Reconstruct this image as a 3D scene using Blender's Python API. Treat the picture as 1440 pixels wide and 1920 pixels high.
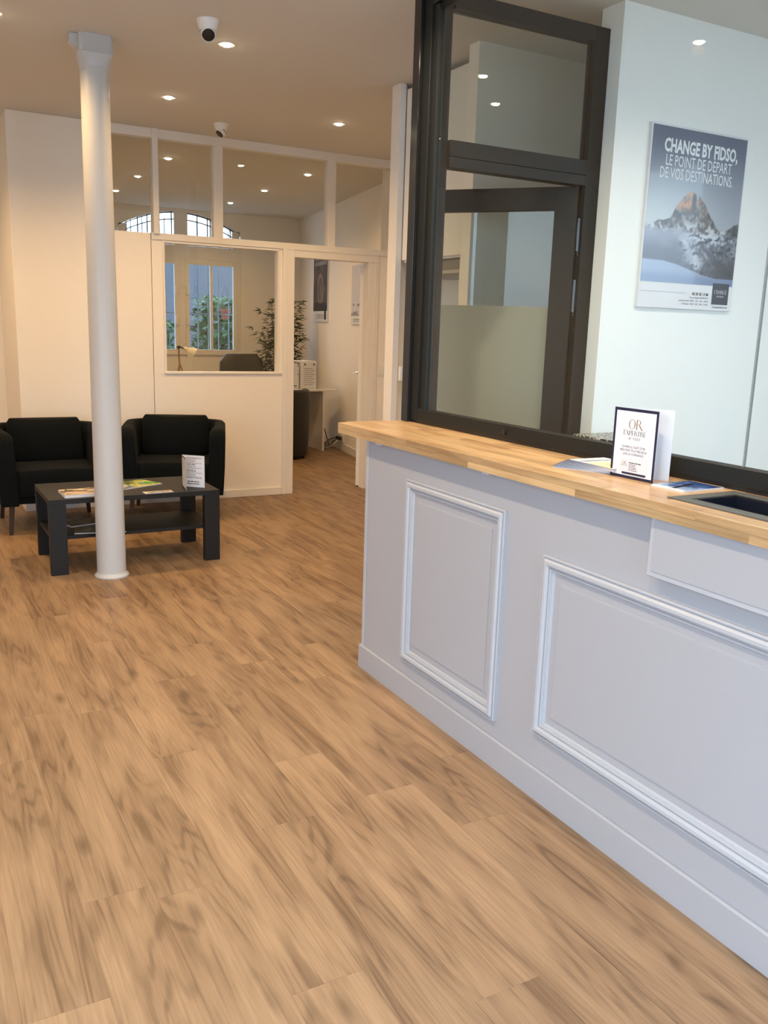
import bpy, bmesh, math, random
import numpy as np
from mathutils import Matrix, Vector
random.seed(7)
for o in list(bpy.data.objects): bpy.data.objects.remove(o)
S = bpy.context.scene
COL = S.collection
CZ = 2.953                                     # ceiling height

# ------------------------------------------------------------------ camera
cd = bpy.data.cameras.new('camera'); cam = bpy.data.objects.new('camera', cd); COL.objects.link(cam)
cd.sensor_fit = 'HORIZONTAL'; cd.sensor_width = 36.0; cd.lens = 36.0*1642.797/1440.0
cd.clip_start = 0.02; cd.clip_end = 200
R_ = (0.8774628920600993, -0.4786742857788523, 0.030492641598129436)
U_ = (0.07252812459011002, 0.1952571419428147, 0.9780666233257144)
F_ = (0.47412924841330745, 0.8560055938219265, -0.20604824470158206)
m = Matrix.Identity(4)
for i in range(3):
    m[i][0] = R_[i]; m[i][1] = U_[i]; m[i][2] = -F_[i]
m[2][3] = 1.5
cam.matrix_world = m
S.camera = cam

# ------------------------------------------------------------------ world, daylight, exposure
S.view_settings.view_transform = 'Standard'; S.view_settings.look = 'None'
S.view_settings.gamma = 1.0; S.view_settings.use_curve_mapping = False
S.view_settings.exposure = 0.2
W = bpy.data.worlds.new('sky'); S.world = W; W.use_nodes = True
nt = W.node_tree; nt.nodes.clear()
tc = nt.nodes.new('ShaderNodeTexCoord'); sx = nt.nodes.new('ShaderNodeSeparateXYZ'); rp = nt.nodes.new('ShaderNodeValToRGB')
bg = nt.nodes.new('ShaderNodeBackground'); wo = nt.nodes.new('ShaderNodeOutputWorld')
nt.links.new(tc.outputs['Generated'], sx.inputs[0]); nt.links.new(sx.outputs['Z'], rp.inputs[0])
rp.color_ramp.elements[0].position = 0.0; rp.color_ramp.elements[0].color = (0.50, 0.64, 0.82, 1)
rp.color_ramp.elements[1].position = 0.6; rp.color_ramp.elements[1].color = (0.66, 0.83, 1.0, 1)
nt.links.new(rp.outputs[0], bg.inputs['Color']); bg.inputs['Strength'].default_value = 7.2
nt.links.new(bg.outputs[0], wo.inputs[0])
SPOT_W = 54.0                                   # watts of one ceiling spotlight
WARM = (1.0, 0.625, 0.27); NEUTRAL = (1.0, 0.94, 0.86)
def portal(x, y, z, sx_, sz_, rz):
    l = bpy.data.lights.new('daylight_portal', 'AREA'); l.shape = 'RECTANGLE'; l.size = sx_; l.size_y = sz_
    l.cycles.is_portal = True
    o = bpy.data.objects.new('daylight_portal', l); COL.objects.link(o); o.location = (x, y, z); o.rotation_euler = (math.radians(90), 0, rz)
portal(1.25, -0.78, 1.36, 1.0, 2.4, math.pi)
portal(-1.72, 0.6, 1.46, 2.5, 2.6, math.radians(90))
portal(5.27, .6, 1.46, 2.2, 2.6, math.radians(-90))

# ------------------------------------------------------------------ materials
def lin(r, g, b):
    f = lambda c: ((c/255.0)/12.92 if c/255.0 <= 0.04045 else ((c/255.0+0.055)/1.055)**2.4)
    return (f(r), f(g), f(b), 1.0)
def mat(name, col, rough=0.5, metal=0.0, spec=0.5, emit=None, estr=0.0, noise=0.0, nscale=8.0, bump=0.0, bscale=200.0, sheen=0.0, coat=0.0):
    M = bpy.data.materials.new(name); M.use_nodes = True
    t = M.node_tree; b = t.nodes['Principled BSDF']
    b.inputs['Base Color'].default_value = (col[0], col[1], col[2], 1); b.inputs['Roughness'].default_value = rough
    b.inputs['Metallic'].default_value = metal; b.inputs['Specular IOR Level'].default_value = spec
    if sheen: b.inputs['Sheen Weight'].default_value = sheen
    if coat: b.inputs['Coat Weight'].default_value = coat; b.inputs['Coat Roughness'].default_value = 0.1
    if emit: b.inputs['Emission Color'].default_value = (*emit, 1); b.inputs['Emission Strength'].default_value = estr
    c = t.nodes.new('ShaderNodeTexCoord')
    if noise:
        n = t.nodes.new('ShaderNodeTexNoise'); n.inputs['Scale'].default_value = nscale; n.inputs['Detail'].default_value = 4
        mx = t.nodes.new('ShaderNodeMix'); mx.data_type = 'RGBA'
        mx.inputs['A'].default_value = tuple(max(0, v*(1-noise)) for v in col[:3])+(1,)
        mx.inputs['B'].default_value = tuple(min(1, v*(1+noise)) for v in col[:3])+(1,)
        t.links.new(c.outputs['Object'], n.inputs['Vector']); t.links.new(n.outputs['Fac'], mx.inputs['Factor'])
        t.links.new(mx.outputs['Result'], b.inputs['Base Color'])
    if bump:
        n2 = t.nodes.new('ShaderNodeTexNoise'); n2.inputs['Scale'].default_value = bscale
        bp = t.nodes.new('ShaderNodeBump'); bp.inputs['Strength'].default_value = bump; bp.inputs['Distance'].default_value = 0.002
        t.links.new(c.outputs['Object'], n2.inputs['Vector']); t.links.new(n2.outputs['Fac'], bp.inputs['Height']); t.links.new(bp.outputs[0], b.inputs['Normal'])
    return M
def glass(name, tint=(0.94, 0.96, 0.94), k=1.6, rough=0.0):
    M = bpy.data.materials.new(name); M.use_nodes = True; t = M.node_tree; t.nodes.clear()
    o = t.nodes.new('ShaderNodeOutputMaterial'); mx = t.nodes.new('ShaderNodeMixShader'); tr = t.nodes.new('ShaderNodeBsdfTransparent')
    gl = t.nodes.new('ShaderNodeBsdfGlossy'); fr = t.nodes.new('ShaderNodeFresnel'); ge = t.nodes.new('ShaderNodeNewGeometry')
    m1 = t.nodes.new('ShaderNodeMath'); m1.operation = 'SUBTRACT'; m1.inputs[0].default_value = 1
    m2 = t.nodes.new('ShaderNodeMath'); m2.operation = 'MULTIPLY'; m3 = t.nodes.new('ShaderNodeMath'); m3.operation = 'MULTIPLY'; m3.inputs[1].default_value = k; m3.use_clamp = True
    tr.inputs[0].default_value = (math.sqrt(tint[0]), math.sqrt(tint[1]), math.sqrt(tint[2]), 1); gl.inputs['Roughness'].default_value = rough; gl.inputs['Color'].default_value = (1, 1, 1, 1)
    fr.inputs['IOR'].default_value = 1.5
    L = t.links.new
    L(ge.outputs['Backfacing'], m1.inputs[1]); L(fr.outputs[0], m2.inputs[0]); L(m1.outputs[0], m2.inputs[1]); L(m2.outputs[0], m3.inputs[0])
    L(m3.outputs[0], mx.inputs[0]); L(tr.outputs[0], mx.inputs[1]); L(gl.outputs[0], mx.inputs[2]); L(mx.outputs[0], o.inputs[0])
    return M
def frosted(name, col):
    M = bpy.data.materials.new(name); M.use_nodes = True; t = M.node_tree; t.nodes.clear(); L = t.links.new
    o = t.nodes.new('ShaderNodeOutputMaterial'); a = t.nodes.new('ShaderNodeMixShader'); b = t.nodes.new('ShaderNodeMixShader')
    d = t.nodes.new('ShaderNodeBsdfDiffuse'); tl = t.nodes.new('ShaderNodeBsdfTranslucent'); tr = t.nodes.new('ShaderNodeBsdfTransparent')
    d.inputs[0].default_value = (*col, 1); tl.inputs[0].default_value = (*col, 1); tr.inputs[0].default_value = (.8, .8, .75, 1)
    a.inputs[0].default_value = 0.5; b.inputs[0].default_value = 0.12
    L(d.outputs[0], a.inputs[1]); L(tl.outputs[0], a.inputs[2]); L(a.outputs[0], b.inputs[1]); L(tr.outputs[0], b.inputs[2]); L(b.outputs[0], o.inputs[0])
    return M
def wood(name, light, dark, stretch=(26, 2.2, 26), tone=0.10, rough=0.42, knots=True, spec=0.4, cath=0.68):
    """plank material: grain runs along the piece's local Y; tone and figure differ per object"""
    M = bpy.data.materials.new(name); M.use_nodes = True; t = M.node_tree; b = t.nodes['Principled BSDF']; L = t.links.new; N = t.nodes.new
    b.inputs['Roughness'].default_value = rough; b.inputs['Specular IOR Level'].default_value = spec
    c = N('ShaderNodeTexCoord'); oi = N('ShaderNodeObjectInfo')
    off = N('ShaderNodeCombineXYZ'); mu = N('ShaderNodeMath'); mu.operation = 'MULTIPLY'; mu.inputs[1].default_value = 57.0
    L(oi.outputs['Random'], mu.inputs[0]); L(mu.outputs[0], off.inputs[0]); L(mu.outputs[0], off.inputs[1]); L(mu.outputs[0], off.inputs[2])
    def coords(sc):
        s = N('ShaderNodeVectorMath'); s.operation = 'MULTIPLY'; s.inputs[1].default_value = sc; L(c.outputs['Object'], s.inputs[0])
        a = N('ShaderNodeVectorMath'); a.operation = 'ADD'; L(s.outputs[0], a.inputs[0]); L(off.outputs[0], a.inputs[1]); return a.outputs[0]
    def mixc(f, A, B, bl='MIX'):
        x = N('ShaderNodeMix'); x.data_type = 'RGBA'; x.blend_type = bl
        for k, v in (('Factor', f), ('A', A), ('B', B)):
            if hasattr(v, 'node') : L(v, x.inputs[k])
            elif k == 'Factor': x.inputs[0].default_value = v
            else: x.inputs[k].default_value = v
        return x.outputs['Result']
    def ramp(src, p0, p1, c0=(0, 0, 0, 1), c1=(1, 1, 1, 1)):
        r = N('ShaderNodeValToRGB'); r.color_ramp.elements[0].position = p0; r.color_ramp.elements[1].position = p1
        r.color_ramp.elements[0].color = c0; r.color_ramp.elements[1].color = c1; L(src, r.inputs[0]); return r.outputs[0]
    # broad soft patches
    n1 = N('ShaderNodeTexNoise'); n1.inputs['Scale'].default_value = 1; n1.inputs['Detail'].default_value = 3; L(coords((12, 1.9, 12)), n1.inputs['Vector'])
    # cathedral figure: long contour lines of a smooth stretched field
    n2 = N('ShaderNodeTexNoise'); n2.inputs['Scale'].default_value = 1; n2.inputs['Detail'].default_value = 1.5; n2.inputs['Distortion'].default_value = 0.35; L(coords((9.0, 0.8, 9.0)), n2.inputs['Vector'])
    k = N('ShaderNodeMath'); k.operation = 'MULTIPLY'; k.inputs[1].default_value = 27.0; L(n2.outputs['Fac'], k.inputs[0])
    fr = N('ShaderNodeMath'); fr.operation = 'PINGPONG'; fr.inputs[1].default_value = 1.0; L(k.outputs[0], fr.inputs[0])
    # fine fibres
    n3 = N('ShaderNodeTexNoise'); n3.inputs['Scale'].default_value = 1; n3.inputs['Detail'].default_value = 6; L(coords((150, 5, 150)), n3.inputs['Vector'])
    n4 = N('ShaderNodeTexNoise'); n4.inputs['Scale'].default_value = 1; n4.inputs['Detail'].default_value = 2; L(coords((34, 1.4, 34)), n4.inputs['Vector'])
    col = mixc(ramp(n1.outputs['Fac'], 0.40, 0.74), light, dark)
    lines = mixc(ramp(n1.outputs['Fac'], 0.42, 0.62), (0, 0, 0, 1), ramp(fr.outputs[0], 0.45, 0.85))
    dk2 = tuple(v*0.66 for v in dark[:3])+(1,); lt2 = tuple(min(1, v*1.16) for v in light[:3])+(1,)
    col = mixc(mixc(cath, (0, 0, 0, 1), lines), col, dk2)
    fm = mixc(0.50, (1, 1, 1, 1), ramp(n3.outputs['Fac'], 0.3, 0.7, (0.55, 0.55, 0.55, 1), (1.15, 1.15, 1.15, 1)))
    col = mixc(1.0, col, fm, 'MULTIPLY')
    col = mixc(mixc(0.45, (0, 0, 0, 1), ramp(n4.outputs['Fac'], 0.52, 0.72)), col, lt2)
    if knots:
        v = N('ShaderNodeTexVoronoi'); v.inputs['Scale'].default_value = 1; L(coords((6.0, 2.1, 6.0)), v.inputs['Vector'])
        kn = ramp(v.outputs['Distance'], 0.03, 0.16, (1, 1, 1, 1), (0, 0, 0, 1))
        col = mixc(mixc(0.75, (0, 0, 0, 1), kn), col, tuple(v*0.5 for v in dark[:3])+(1,))
    tn = N('ShaderNodeMapRange'); tn.inputs['To Min'].default_value = 1-tone; tn.inputs['To Max'].default_value = 1+tone*0.6; L(oi.outputs['Random'], tn.inputs['Value'])
    cm = N('ShaderNodeCombineColor'); L(tn.outputs[0], cm.inputs[0]); L(tn.outputs[0], cm.inputs[1]); L(tn.outputs[0], cm.inputs[2])
    col = mixc(1.0, col, cm.outputs[0], 'MULTIPLY')
    L(col, b.inputs['Base Color'])
    bp = N('ShaderNodeBump'); bp.inputs['Strength'].default_value = 0.15; bp.inputs['Distance'].default_value = 0.001
    L(n3.outputs['Fac'], bp.inputs['Height']); L(bp.outputs[0], b.inputs['Normal'])
    return M
def printed(name, rough=0.45, coat=0.0):
    M = bpy.data.materials.new(name); M.use_nodes = True; t = M.node_tree; b = t.nodes['Principled BSDF']
    a = t.nodes.new('ShaderNodeVertexColor'); a.layer_name = 'print'; t.links.new(a.outputs[0], b.inputs['Base Color'])
    b.inputs['Roughness'].default_value = rough; b.inputs['Coat Weight'].default_value = coat; return M

WALL_COOL = mat('wall_paint_cool_lit', (0.86, 0.87, 0.86), 0.6, noise=0.012, nscale=3)  # same paint as the other walls, cool daylight put into the colour
WALL = mat('wall_paint_warm_lit', (0.88, 0.845, 0.785), 0.65, noise=0.015, nscale=3, bump=0.05, bscale=120)  # same paint again, creamier: warm lamp light put into the colour
CEIL = mat('ceiling_paint', (0.70, 0.685, 0.65), 0.8, noise=0.015, nscale=2)
TRIM = mat('gloss_paint', (0.82, 0.80, 0.76), 0.35)
CNT = mat('counter_paint', (0.37, 0.378, 0.41), 0.5, noise=0.02, nscale=4)
CNT2 = mat('counter_trim_paint', (0.43, 0.45, 0.49), 0.32)
COLM = mat('column_paint', (0.50, 0.51, 0.52), 0.35, noise=0.03, nscale=14, bump=0.12, bscale=30)
ALU = mat('dark_powder_coat', (0.013, 0.0145, 0.014), 0.5, spec=0.22)
ALU2 = mat('dark_gloss_coat', (0.012, 0.012, 0.012), 0.14)
BLK = mat('black_plastic', (0.012, 0.012, 0.013), 0.35)
FAB = mat('black_fabric', (0.0042, 0.0062, 0.0080), 0.95, spec=0.12, noise=0.3, nscale=60, bump=0.4, bscale=500, sheen=0.02)
LEA = mat('black_leather', (0.010, 0.009, 0.008), 0.45, bump=0.1, bscale=90)
TAB = mat('dark_laminate', (0.008, 0.0082, 0.0088), 0.5, spec=0.35, noise=0.1, nscale=60)
DKW = mat('dark_stained_wood', (0.035, 0.017, 0.009), 0.45, noise=0.3, nscale=20)
WHT = mat('white_plastic', (0.80, 0.80, 0.78), 0.35)
CHR = mat('brushed_steel', (0.50, 0.48, 0.45), 0.3, metal=1.0)
PAP = mat('white_paper', (0.72, 0.73, 0.77), 0.5)
NAV = mat('navy_print', lin(26, 28, 58), 0.4)
GLD = mat('gold_print', lin(139, 118, 84), 0.4)
INK = mat('grey_ink', lin(84, 84, 98), 0.5)
INK2 = mat('black_ink', lin(30, 28, 34), 0.5)
WINK = mat('white_ink', lin(226, 230, 236), 0.5)
BEI = mat('printed_beige', lin(226, 205, 165), 0.4)
GLS = glass('clear_glass', (0.90, 0.91, 0.88))
GLS2 = glass('screen_glass', (0.86, 0.90, 0.87), 1.05)
OGL = glass('old_window_glass', (0.55, 0.62, 0.68), 1.3)
FRO = frosted('frosting', (0.52, 0.53, 0.45))
LAMP = mat('lamp_lens', (1, 1, 1), 0.5, emit=(1.0, 0.86, 0.62), estr=60.0)
FLR = wood('oak_vinyl', lin(152, 125, 97), lin(118, 92, 69), tone=0.08, rough=0.46, spec=0.35)
WTP = wood('oiled_oak', lin(194, 162, 119), lin(158, 122, 84), tone=0.20, rough=0.28, knots=False, spec=0.5, cath=0.25)
LEAF = mat('plant_leaf', (0.020, 0.045, 0.012), 0.5, noise=0.4, nscale=6)
LEAF2 = mat('hedge_leaf', (0.035, 0.09, 0.03), 0.5, noise=0.5, nscale=4)
STEM = mat('bamboo_cane', (0.10, 0.07, 0.03), 0.5)
SUBF = mat('floor_underlay', lin(150, 112, 78), 0.7)
IRON = mat('window_iron', (0.02, 0.025, 0.03), 0.5)
RND = mat('courtyard_render', (0.105, 0.115, 0.135), 0.9, noise=0.12, nscale=1.2)
PAV = mat('street_paving', (0.22, 0.22, 0.22), 0.9, noise=0.15, nscale=3)
RED = mat('terracotta', (0.22, 0.045, 0.03), 0.7)
SHADE = mat('lamp_enamel', (0.80, 0.76, 0.66), 0.4)
TWD = mat('tripod_wood', (0.35, 0.22, 0.11), 0.5)
PRT = printed('print_matte', 0.5); PRG = printed('print_gloss', 0.25, 0.3)
def granite():
    M = mat('speckled_laminate', (0.02, 0.02, 0.02), 0.3); t = M.node_tree; b = t.nodes['Principled BSDF']
    c = t.nodes.new('ShaderNodeTexCoord'); v = t.nodes.new('ShaderNodeTexNoise'); v.inputs['Scale'].default_value = 75; v.inputs['Detail'].default_value = 1
    r = t.nodes.new('ShaderNodeValToRGB'); r.color_ramp.interpolation = 'CONSTANT'; r.color_ramp.elements[0].color = (0.012, 0.012, 0.012, 1)
    r.color_ramp.elements[1].position = 0.53; r.color_ramp.elements[1].color = (0.6, 0.58, 0.5, 1)
    t.links.new(c.outputs['Object'], v.inputs['Vector']); t.links.new(v.outputs['Fac'], r.inputs[0]); t.links.new(r.outputs[0], b.inputs['Base Color']); return M
GRAN = granite()

# ------------------------------------------------------------------ mesh helpers
class MB:
    def __init__(s): s.bm = bmesh.new()
    def box(s, x0, x1, y0, y1, z0, z1, mtx=None):
        vs = [s.bm.verts.new(Vector((x, y, z))) for x in (x0, x1) for y in (y0, y1) for z in (z0, z1)]
        if mtx is not None:
            for v in vs: v.co = mtx @ v.co
        for q in ((0, 1, 3, 2), (4, 6, 7, 5), (0, 4, 5, 1), (2, 3, 7, 6), (0, 2, 6, 4), (1, 5, 7, 3)): s.bm.faces.new([vs[i] for i in q])
        return s
    def lathe(s, prof, n=32, c=(0, 0, 0), axis=None, caps=True):
        """prof: list of (r, h) along local z"""
        Q = Matrix.Identity(3)
        if axis is not None: Q = Vector((0, 0, 1)).rotation_difference(Vector(axis).normalized()).to_matrix()
        rings = []
        for r, h in prof:
            rings.append([s.bm.verts.new(Vector(c)+Q @ Vector((r*math.cos(2*math.pi*i/n), r*math.sin(2*math.pi*i/n), h))) for i in range(n)])
        for a, b in zip(rings, rings[1:]):
            for i in range(n): s.bm.faces.new((a[i], a[(i+1) % n], b[(i+1) % n], b[i]))
        if caps: s.bm.faces.new(rings[0][::-1]); s.bm.faces.new(rings[-1])
        return s
    def loft(s, rings, closed=True, caps=True):
        R = [[s.bm.verts.new(Vector(p)) for p in r] for r in rings]; n = len(R[0])
        for a, b in zip(R, R[1:]):
            for i in range(n if closed else n-1): s.bm.faces.new((a[i], a[(i+1) % n], b[(i+1) % n], b[i]))
        if caps: s.bm.faces.new(R[0][::-1]); s.bm.faces.new(R[-1])
        return s
    def tube(s, pts, r, n=8, r1=None):
        pts = [Vector(p) for p in pts]; rings = []
        for i, p in enumerate(pts):
            d = (pts[min(i+1, len(pts)-1)]-pts[max(i-1, 0)]).normalized()
            a = d.orthogonal().normalized() if i == 0 else (a-d*a.dot(d)).normalized()
            b = d.cross(a); rr = r if r1 is None else r+(r1-r)*i/(len(pts)-1)
            rings.append([p+a*rr*math.cos(2*math.pi*k/n)+b*rr*math.sin(2*math.pi*k/n) for k in range(n)])
        return s.loft(rings)
    def poly(s, pts): s.bm.faces.new([s.bm.verts.new(Vector(p)) for p in pts]); return s
    def prism(s, pts, z0, z1, mtx=None):
        """pts in xy, extruded in z"""
        a = [Vector((x, y, z0)) for x, y in pts]; b = [Vector((x, y, z1)) for x, y in pts]
        if mtx is not None: a = [mtx @ v for v in a]; b = [mtx @ v for v in b]
        return s.loft([a, b])
    def done(s, name, M, parent=None, bevel=0.0, seg=2, smooth=False, **kw):
        bmesh.ops.recalc_face_normals(s.bm, faces=s.bm.faces)
        if kw.get('noise_scale'): pass
        me = bpy.data.meshes.new(name); s.bm.to_mesh(me); s.bm.free(); me.materials.append(M)
        o = bpy.data.objects.new(name, me); COL.objects.link(o)
        if parent: o.parent = parent
        if bevel:
            b = o.modifiers.new('bevel', 'BEVEL'); b.width = bevel; b.segments = seg; b.limit_method = 'ANGLE'; b.angle_limit = math.radians(40)
        if smooth or bevel:
            for p in me.polygons: p.use_smooth = True
            if smooth is not True or bevel:
                pass
            me.set_sharp_from_angle(angle=math.radians(35)) if not kw.get('soft') else None
        return o
def T(o, label=None, cat=None, group=None, kind=None):
    if label: o['label'] = label
    if cat: o['category'] = cat
    if group: o['group'] = group
    if kind: o['kind'] = kind
    return o
def empty(name, loc=(0, 0, 0), rz=0.0, parent=None):
    o = bpy.data.objects.new(name, None); COL.objects.link(o); o.location = loc; o.rotation_euler = (0, 0, rz); o.empty_display_size = 0.1
    if parent: o.parent = parent
    return o
def structure(o): o['kind'] = 'structure'; return o
def copy_tree(o, parent=None):
    c = o.copy(); COL.objects.link(c)
    if parent is not None: c.parent = parent
    for ch in list(o.children): copy_tree(ch, c)
    return c
def frame_mtx(origin, u, v):
    u = Vector(u).normalized(); v = Vector(v).normalized(); n = u.cross(v); mm = Matrix.Identity(4)
    for i in range(3): mm[i][0] = u[i]; mm[i][1] = v[i]; mm[i][2] = n[i]; mm[i][3] = origin[i]
    return mm
def text(name, s, size, M, parent, mtx, align='CENTER', width=1.0, bold=0.0, space=1.0):
    c = bpy.data.curves.new('t', 'FONT'); c.body = s; c.size = size; c.align_x = align; c.offset = bold; c.space_character = space; c.resolution_u = 2
    o = bpy.data.objects.new('t', c); me = bpy.data.meshes.new_from_object(o)
    bpy.data.objects.remove(o); bpy.data.curves.remove(c)
    me.transform(Matrix.Diagonal((width, 1, 1, 1))); me.transform(mtx); me.materials.clear(); me.materials.append(M)
    o = bpy.data.objects.new(name, me); COL.objects.link(o); o.parent = parent; return o
SER = {  # serif capitals as strokes: (x0,y0,x1,y1,thickness), serifs follow at vertical ends
 'O': 'ring', 'R': [('v', .14), ('bowl', .14, .5, 1.0), ('d', .45, .5, .86, 0)], 'E': [('v', .14), ('h', .14, .62, 0), ('h', .14, .55, .5), ('h', .14, .62, .965)],
 'X': [('d', .12, 1, .78, 0), ('t', .74, 1, .14, 0)], 'P': [('v', .14), ('bowl', .14, .45, 1.0)], 'T': [('v', .37), ('h', .02, .74, .965)],
 'I': [('v', .14)], 'S': 's', 'C': 'c', 'H': [('v', .14), ('v', .66), ('h', .14, .66, .5)], 'A': [('t', .38, 1, .08, 0), ('d', .36, 1, .74, 0), ('h', .2, .6, .33)],
 'N': [('tv', .14), ('d', .12, 1, .70, 0), ('tv', .70)], 'G': 'g', 'D': [('v', .14), ('bowl', .14, 0, 1.0)], 'L': [('v', .14), ('h', .14, .6, 0)]}
ADV = {'O': .96, 'R': .86, 'E': .72, 'X': .84, 'P': .72, 'T': .76, 'I': .34, 'S': .62, 'C': .8, 'H': .86, 'A': .80, 'N': .86, 'G': .86, 'D': .88, 'L': .66, ' ': .4}
def serif_text(name, s, size, M, parent, mtx):
    w = sum(ADV[c] for c in s)*size; x = -w/2; mb = MB(); tk, th = 0.115, 0.035
    def q(x0, y0, x1, y1, wd):
        d = Vector((x1-x0, y1-y0)); n = Vector((-d.y, d.x)).normalized()*wd/2
        mb.poly([mtx @ Vector((x+size*px, size*py, 0)) for px, py in ((x0-n.x, y0-n.y), (x1-n.x, y1-n.y), (x1+n.x, y1+n.y), (x0+n.x, y0+n.y))])
    def arc(cx, cy, rx, ry, a0, a1, k=14, thick=tk):
        for i in range(k):
            a, b = a0+(a1-a0)*i/k, a0+(a1-a0)*(i+1)/k
            def P(t, e): 
                ww = th+(thick-th)*abs(math.cos(t)); return (cx+(rx+e*ww/2)*math.cos(t), cy+(ry+e*th/2)*math.sin(t))
            mb.poly([mtx @ Vector((x+size*p[0], size*p[1], 0)) for p in (P(a, -1), P(b, -1), P(b, 1), P(a, 1))])
    pi = math.pi
    for ch in s:
        g = SER.get(ch)
        if g == 'ring': arc(.47, .5, .38, .49, 0, 2*pi, 28, .13)
        elif g in ('c', 'g'):
            arc(.45, .5, .36, .49, .28*pi, 1.72*pi, 22); q(.70, .82, .70, 1.0, .05)
            if g == 'g': q(.70, .08, .70, .42, .10); q(.56, .42, .80, .42, .03)
        elif g == 's':
            arc(.30, .745, .19, .24, .15*pi, 1.35*pi, 12); q(.19, .60, .43, .40, .12); arc(.30, .255, .20, .24, -.65*pi, .45*pi, 12); q(.13, .04, .13, .22, .04); q(.47, .80, .47, .98, .04)
        elif g:
            for st in g:
                if st[0] in ('v', 'tv'):
                    q(st[1], 0, st[1], 1, tk if st[0] == 'v' else .045)
                    for yy in (0.012, .988): q(st[1]-.11, yy, st[1]+.11, yy, .03)
                elif st[0] == 'h': q(st[1], st[3]+.015, st[2], st[3]+.015, .035); q(st[2], st[3]-.06 if st[3] > .5 else st[3], st[2], st[3]+.03 if st[3] > .5 else st[3]+.1, .035)
                elif st[0] == 'd': q(st[1], st[2], st[3], st[4], tk); q(st[3]-.1, st[4]+.012, st[3]+.1, st[4]+.012, .03)
                elif st[0] == 't': q(st[1], st[2], st[3], st[4], .045); q(st[3]-.1, st[4]+.012, st[3]+.1, st[4]+.012, .03)
                elif st[0] == 'bowl':
                    h = (st[3]-st[2])/2; cy = st[2]+h; q(st[1], st[3]-.018, .38, st[3]-.018, .035); q(st[1], st[2]+.018, .38, st[2]+.018, .035); arc(.38, cy, .22 if h < .4 else .34, h-.02, -pi/2, pi/2, 12)
        x += ADV.get(ch, .7)*size
    return mb.done(name, M, parent)
def lines(name, rows, M, parent, mtx):
    """rows of tiny unreadable print: (x0, x1, y, height) broken into words"""
    mb = MB(); rg = random.Random(len(rows)*13+int(rows[0][0]*1e4))
    for x0, x1, y, h in rows:
        x = x0
        while x < x1:
            w = rg.uniform(h*1.2, h*4.5); e = min(x+w, x1)
            mb.poly([mtx @ Vector(p) for p in ((x, y, 0), (e, y, 0), (e, y+h, 0), (x, y+h, 0))]); x = e+h*0.7
    return mb.done(name, M, parent)
def picture(name, w, h, nx, ny, fn, parent, mtx, M=None):
    """flat print: grid w x h in local xy with a colour per cell corner; fn(U,V)->rgb arrays (sRGB 0..1)"""
    us = np.linspace(0, 1, nx+1); vs = np.linspace(0, 1, ny+1); Ug, Vg = np.meshgrid(us, vs); rgb = np.clip(fn(Ug, Vg), 0, 1)
    l = np.where(rgb <= 0.04045, rgb/12.92, ((rgb+0.055)/1.055)**2.4).reshape(-1, 3)
    co = [mtx @ Vector((u*w, v*h, 0)) for v in vs for u in us]
    fs = [(j*(nx+1)+i, j*(nx+1)+i+1, (j+1)*(nx+1)+i+1, (j+1)*(nx+1)+i) for j in range(ny) for i in range(nx)]
    me = bpy.data.meshes.new(name); me.from_pydata(co, [], fs); a = me.color_attributes.new('print', 'FLOAT_COLOR', 'POINT')
    a.data.foreach_set('color', np.concatenate([l, np.ones((len(l), 1))], 1).astype(np.float32).ravel()); me.materials.append(M or PRT)
    o = bpy.data.objects.new(name, me); COL.objects.link(o); o.parent = parent; return o
def vnoise(U, V, f, seed=0, oct=5, fy=None):
    """value noise, fractal"""
    out = np.zeros_like(U); amp = 1; tot = 0; rg = np.random.RandomState(seed); fy = fy or f
    for k in range(oct):
        n = 64; G = rg.rand(n, n); x = U*f*2**k; y = V*fy*2**k; xi = np.floor(x).astype(int); yi = np.floor(y).astype(int); xf = x-xi; yf = y-yi
        xf = xf*xf*(3-2*xf); yf = yf*yf*(3-2*yf)
        a = G[yi % n, xi % n]; b = G[yi % n, (xi+1) % n]; c = G[(yi+1) % n, xi % n]; d = G[(yi+1) % n, (xi+1) % n]
        out += amp*((a*(1-xf)+b*xf)*(1-yf)+(c*(1-xf)+d*xf)*yf); tot += amp; amp *= .5
    return out/tot
def C3(r, g, b): return np.array([r, g, b])/255.0
def mixa(A, B, t): return A*(1-t[..., None])+B*t[..., None]
def sst(a, b, x): t = np.clip((x-a)/(b-a), 0, 1); return t*t*(3-2*t)

# ------------------------------------------------------------------ the setting: floor
floor = structure(MB().box(-1.65, 5.3, -0.85, 12.2, -0.12, -0.0082).done('floor', SUBF))
PW, PL = 0.1835, 1.24
def plank_mesh(w, l):
    mb = MB(); e = 0.0003; g = 0.0
    a = [(-w/2+g, -l/2+g), (w/2-g, -l/2+g), (w/2-g, l/2-g), (-w/2+g, l/2-g)]
    b = [(-w/2+g+e, -l/2+g+e), (w/2-g-e, -l/2+g+e), (w/2-g-e, l/2-g-e), (-w/2+g+e, l/2-g-e)]
    rings = [[(x, y, -0.008) for x, y in a], [(x, y, -0.0008) for x, y in a], [(x, y, 0) for x, y in b]]
    mb.loft(rings); o = mb.done('plank', FLR, floor); me = o.data; bpy.data.objects.remove(o); return me
full = plank_mesh(PW, PL)
cut_y = {11: 2.075, 12: 1.60, 15: 3.54, 10: 0.9}
k0 = 0.500-11*PW
spots_p = []
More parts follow.
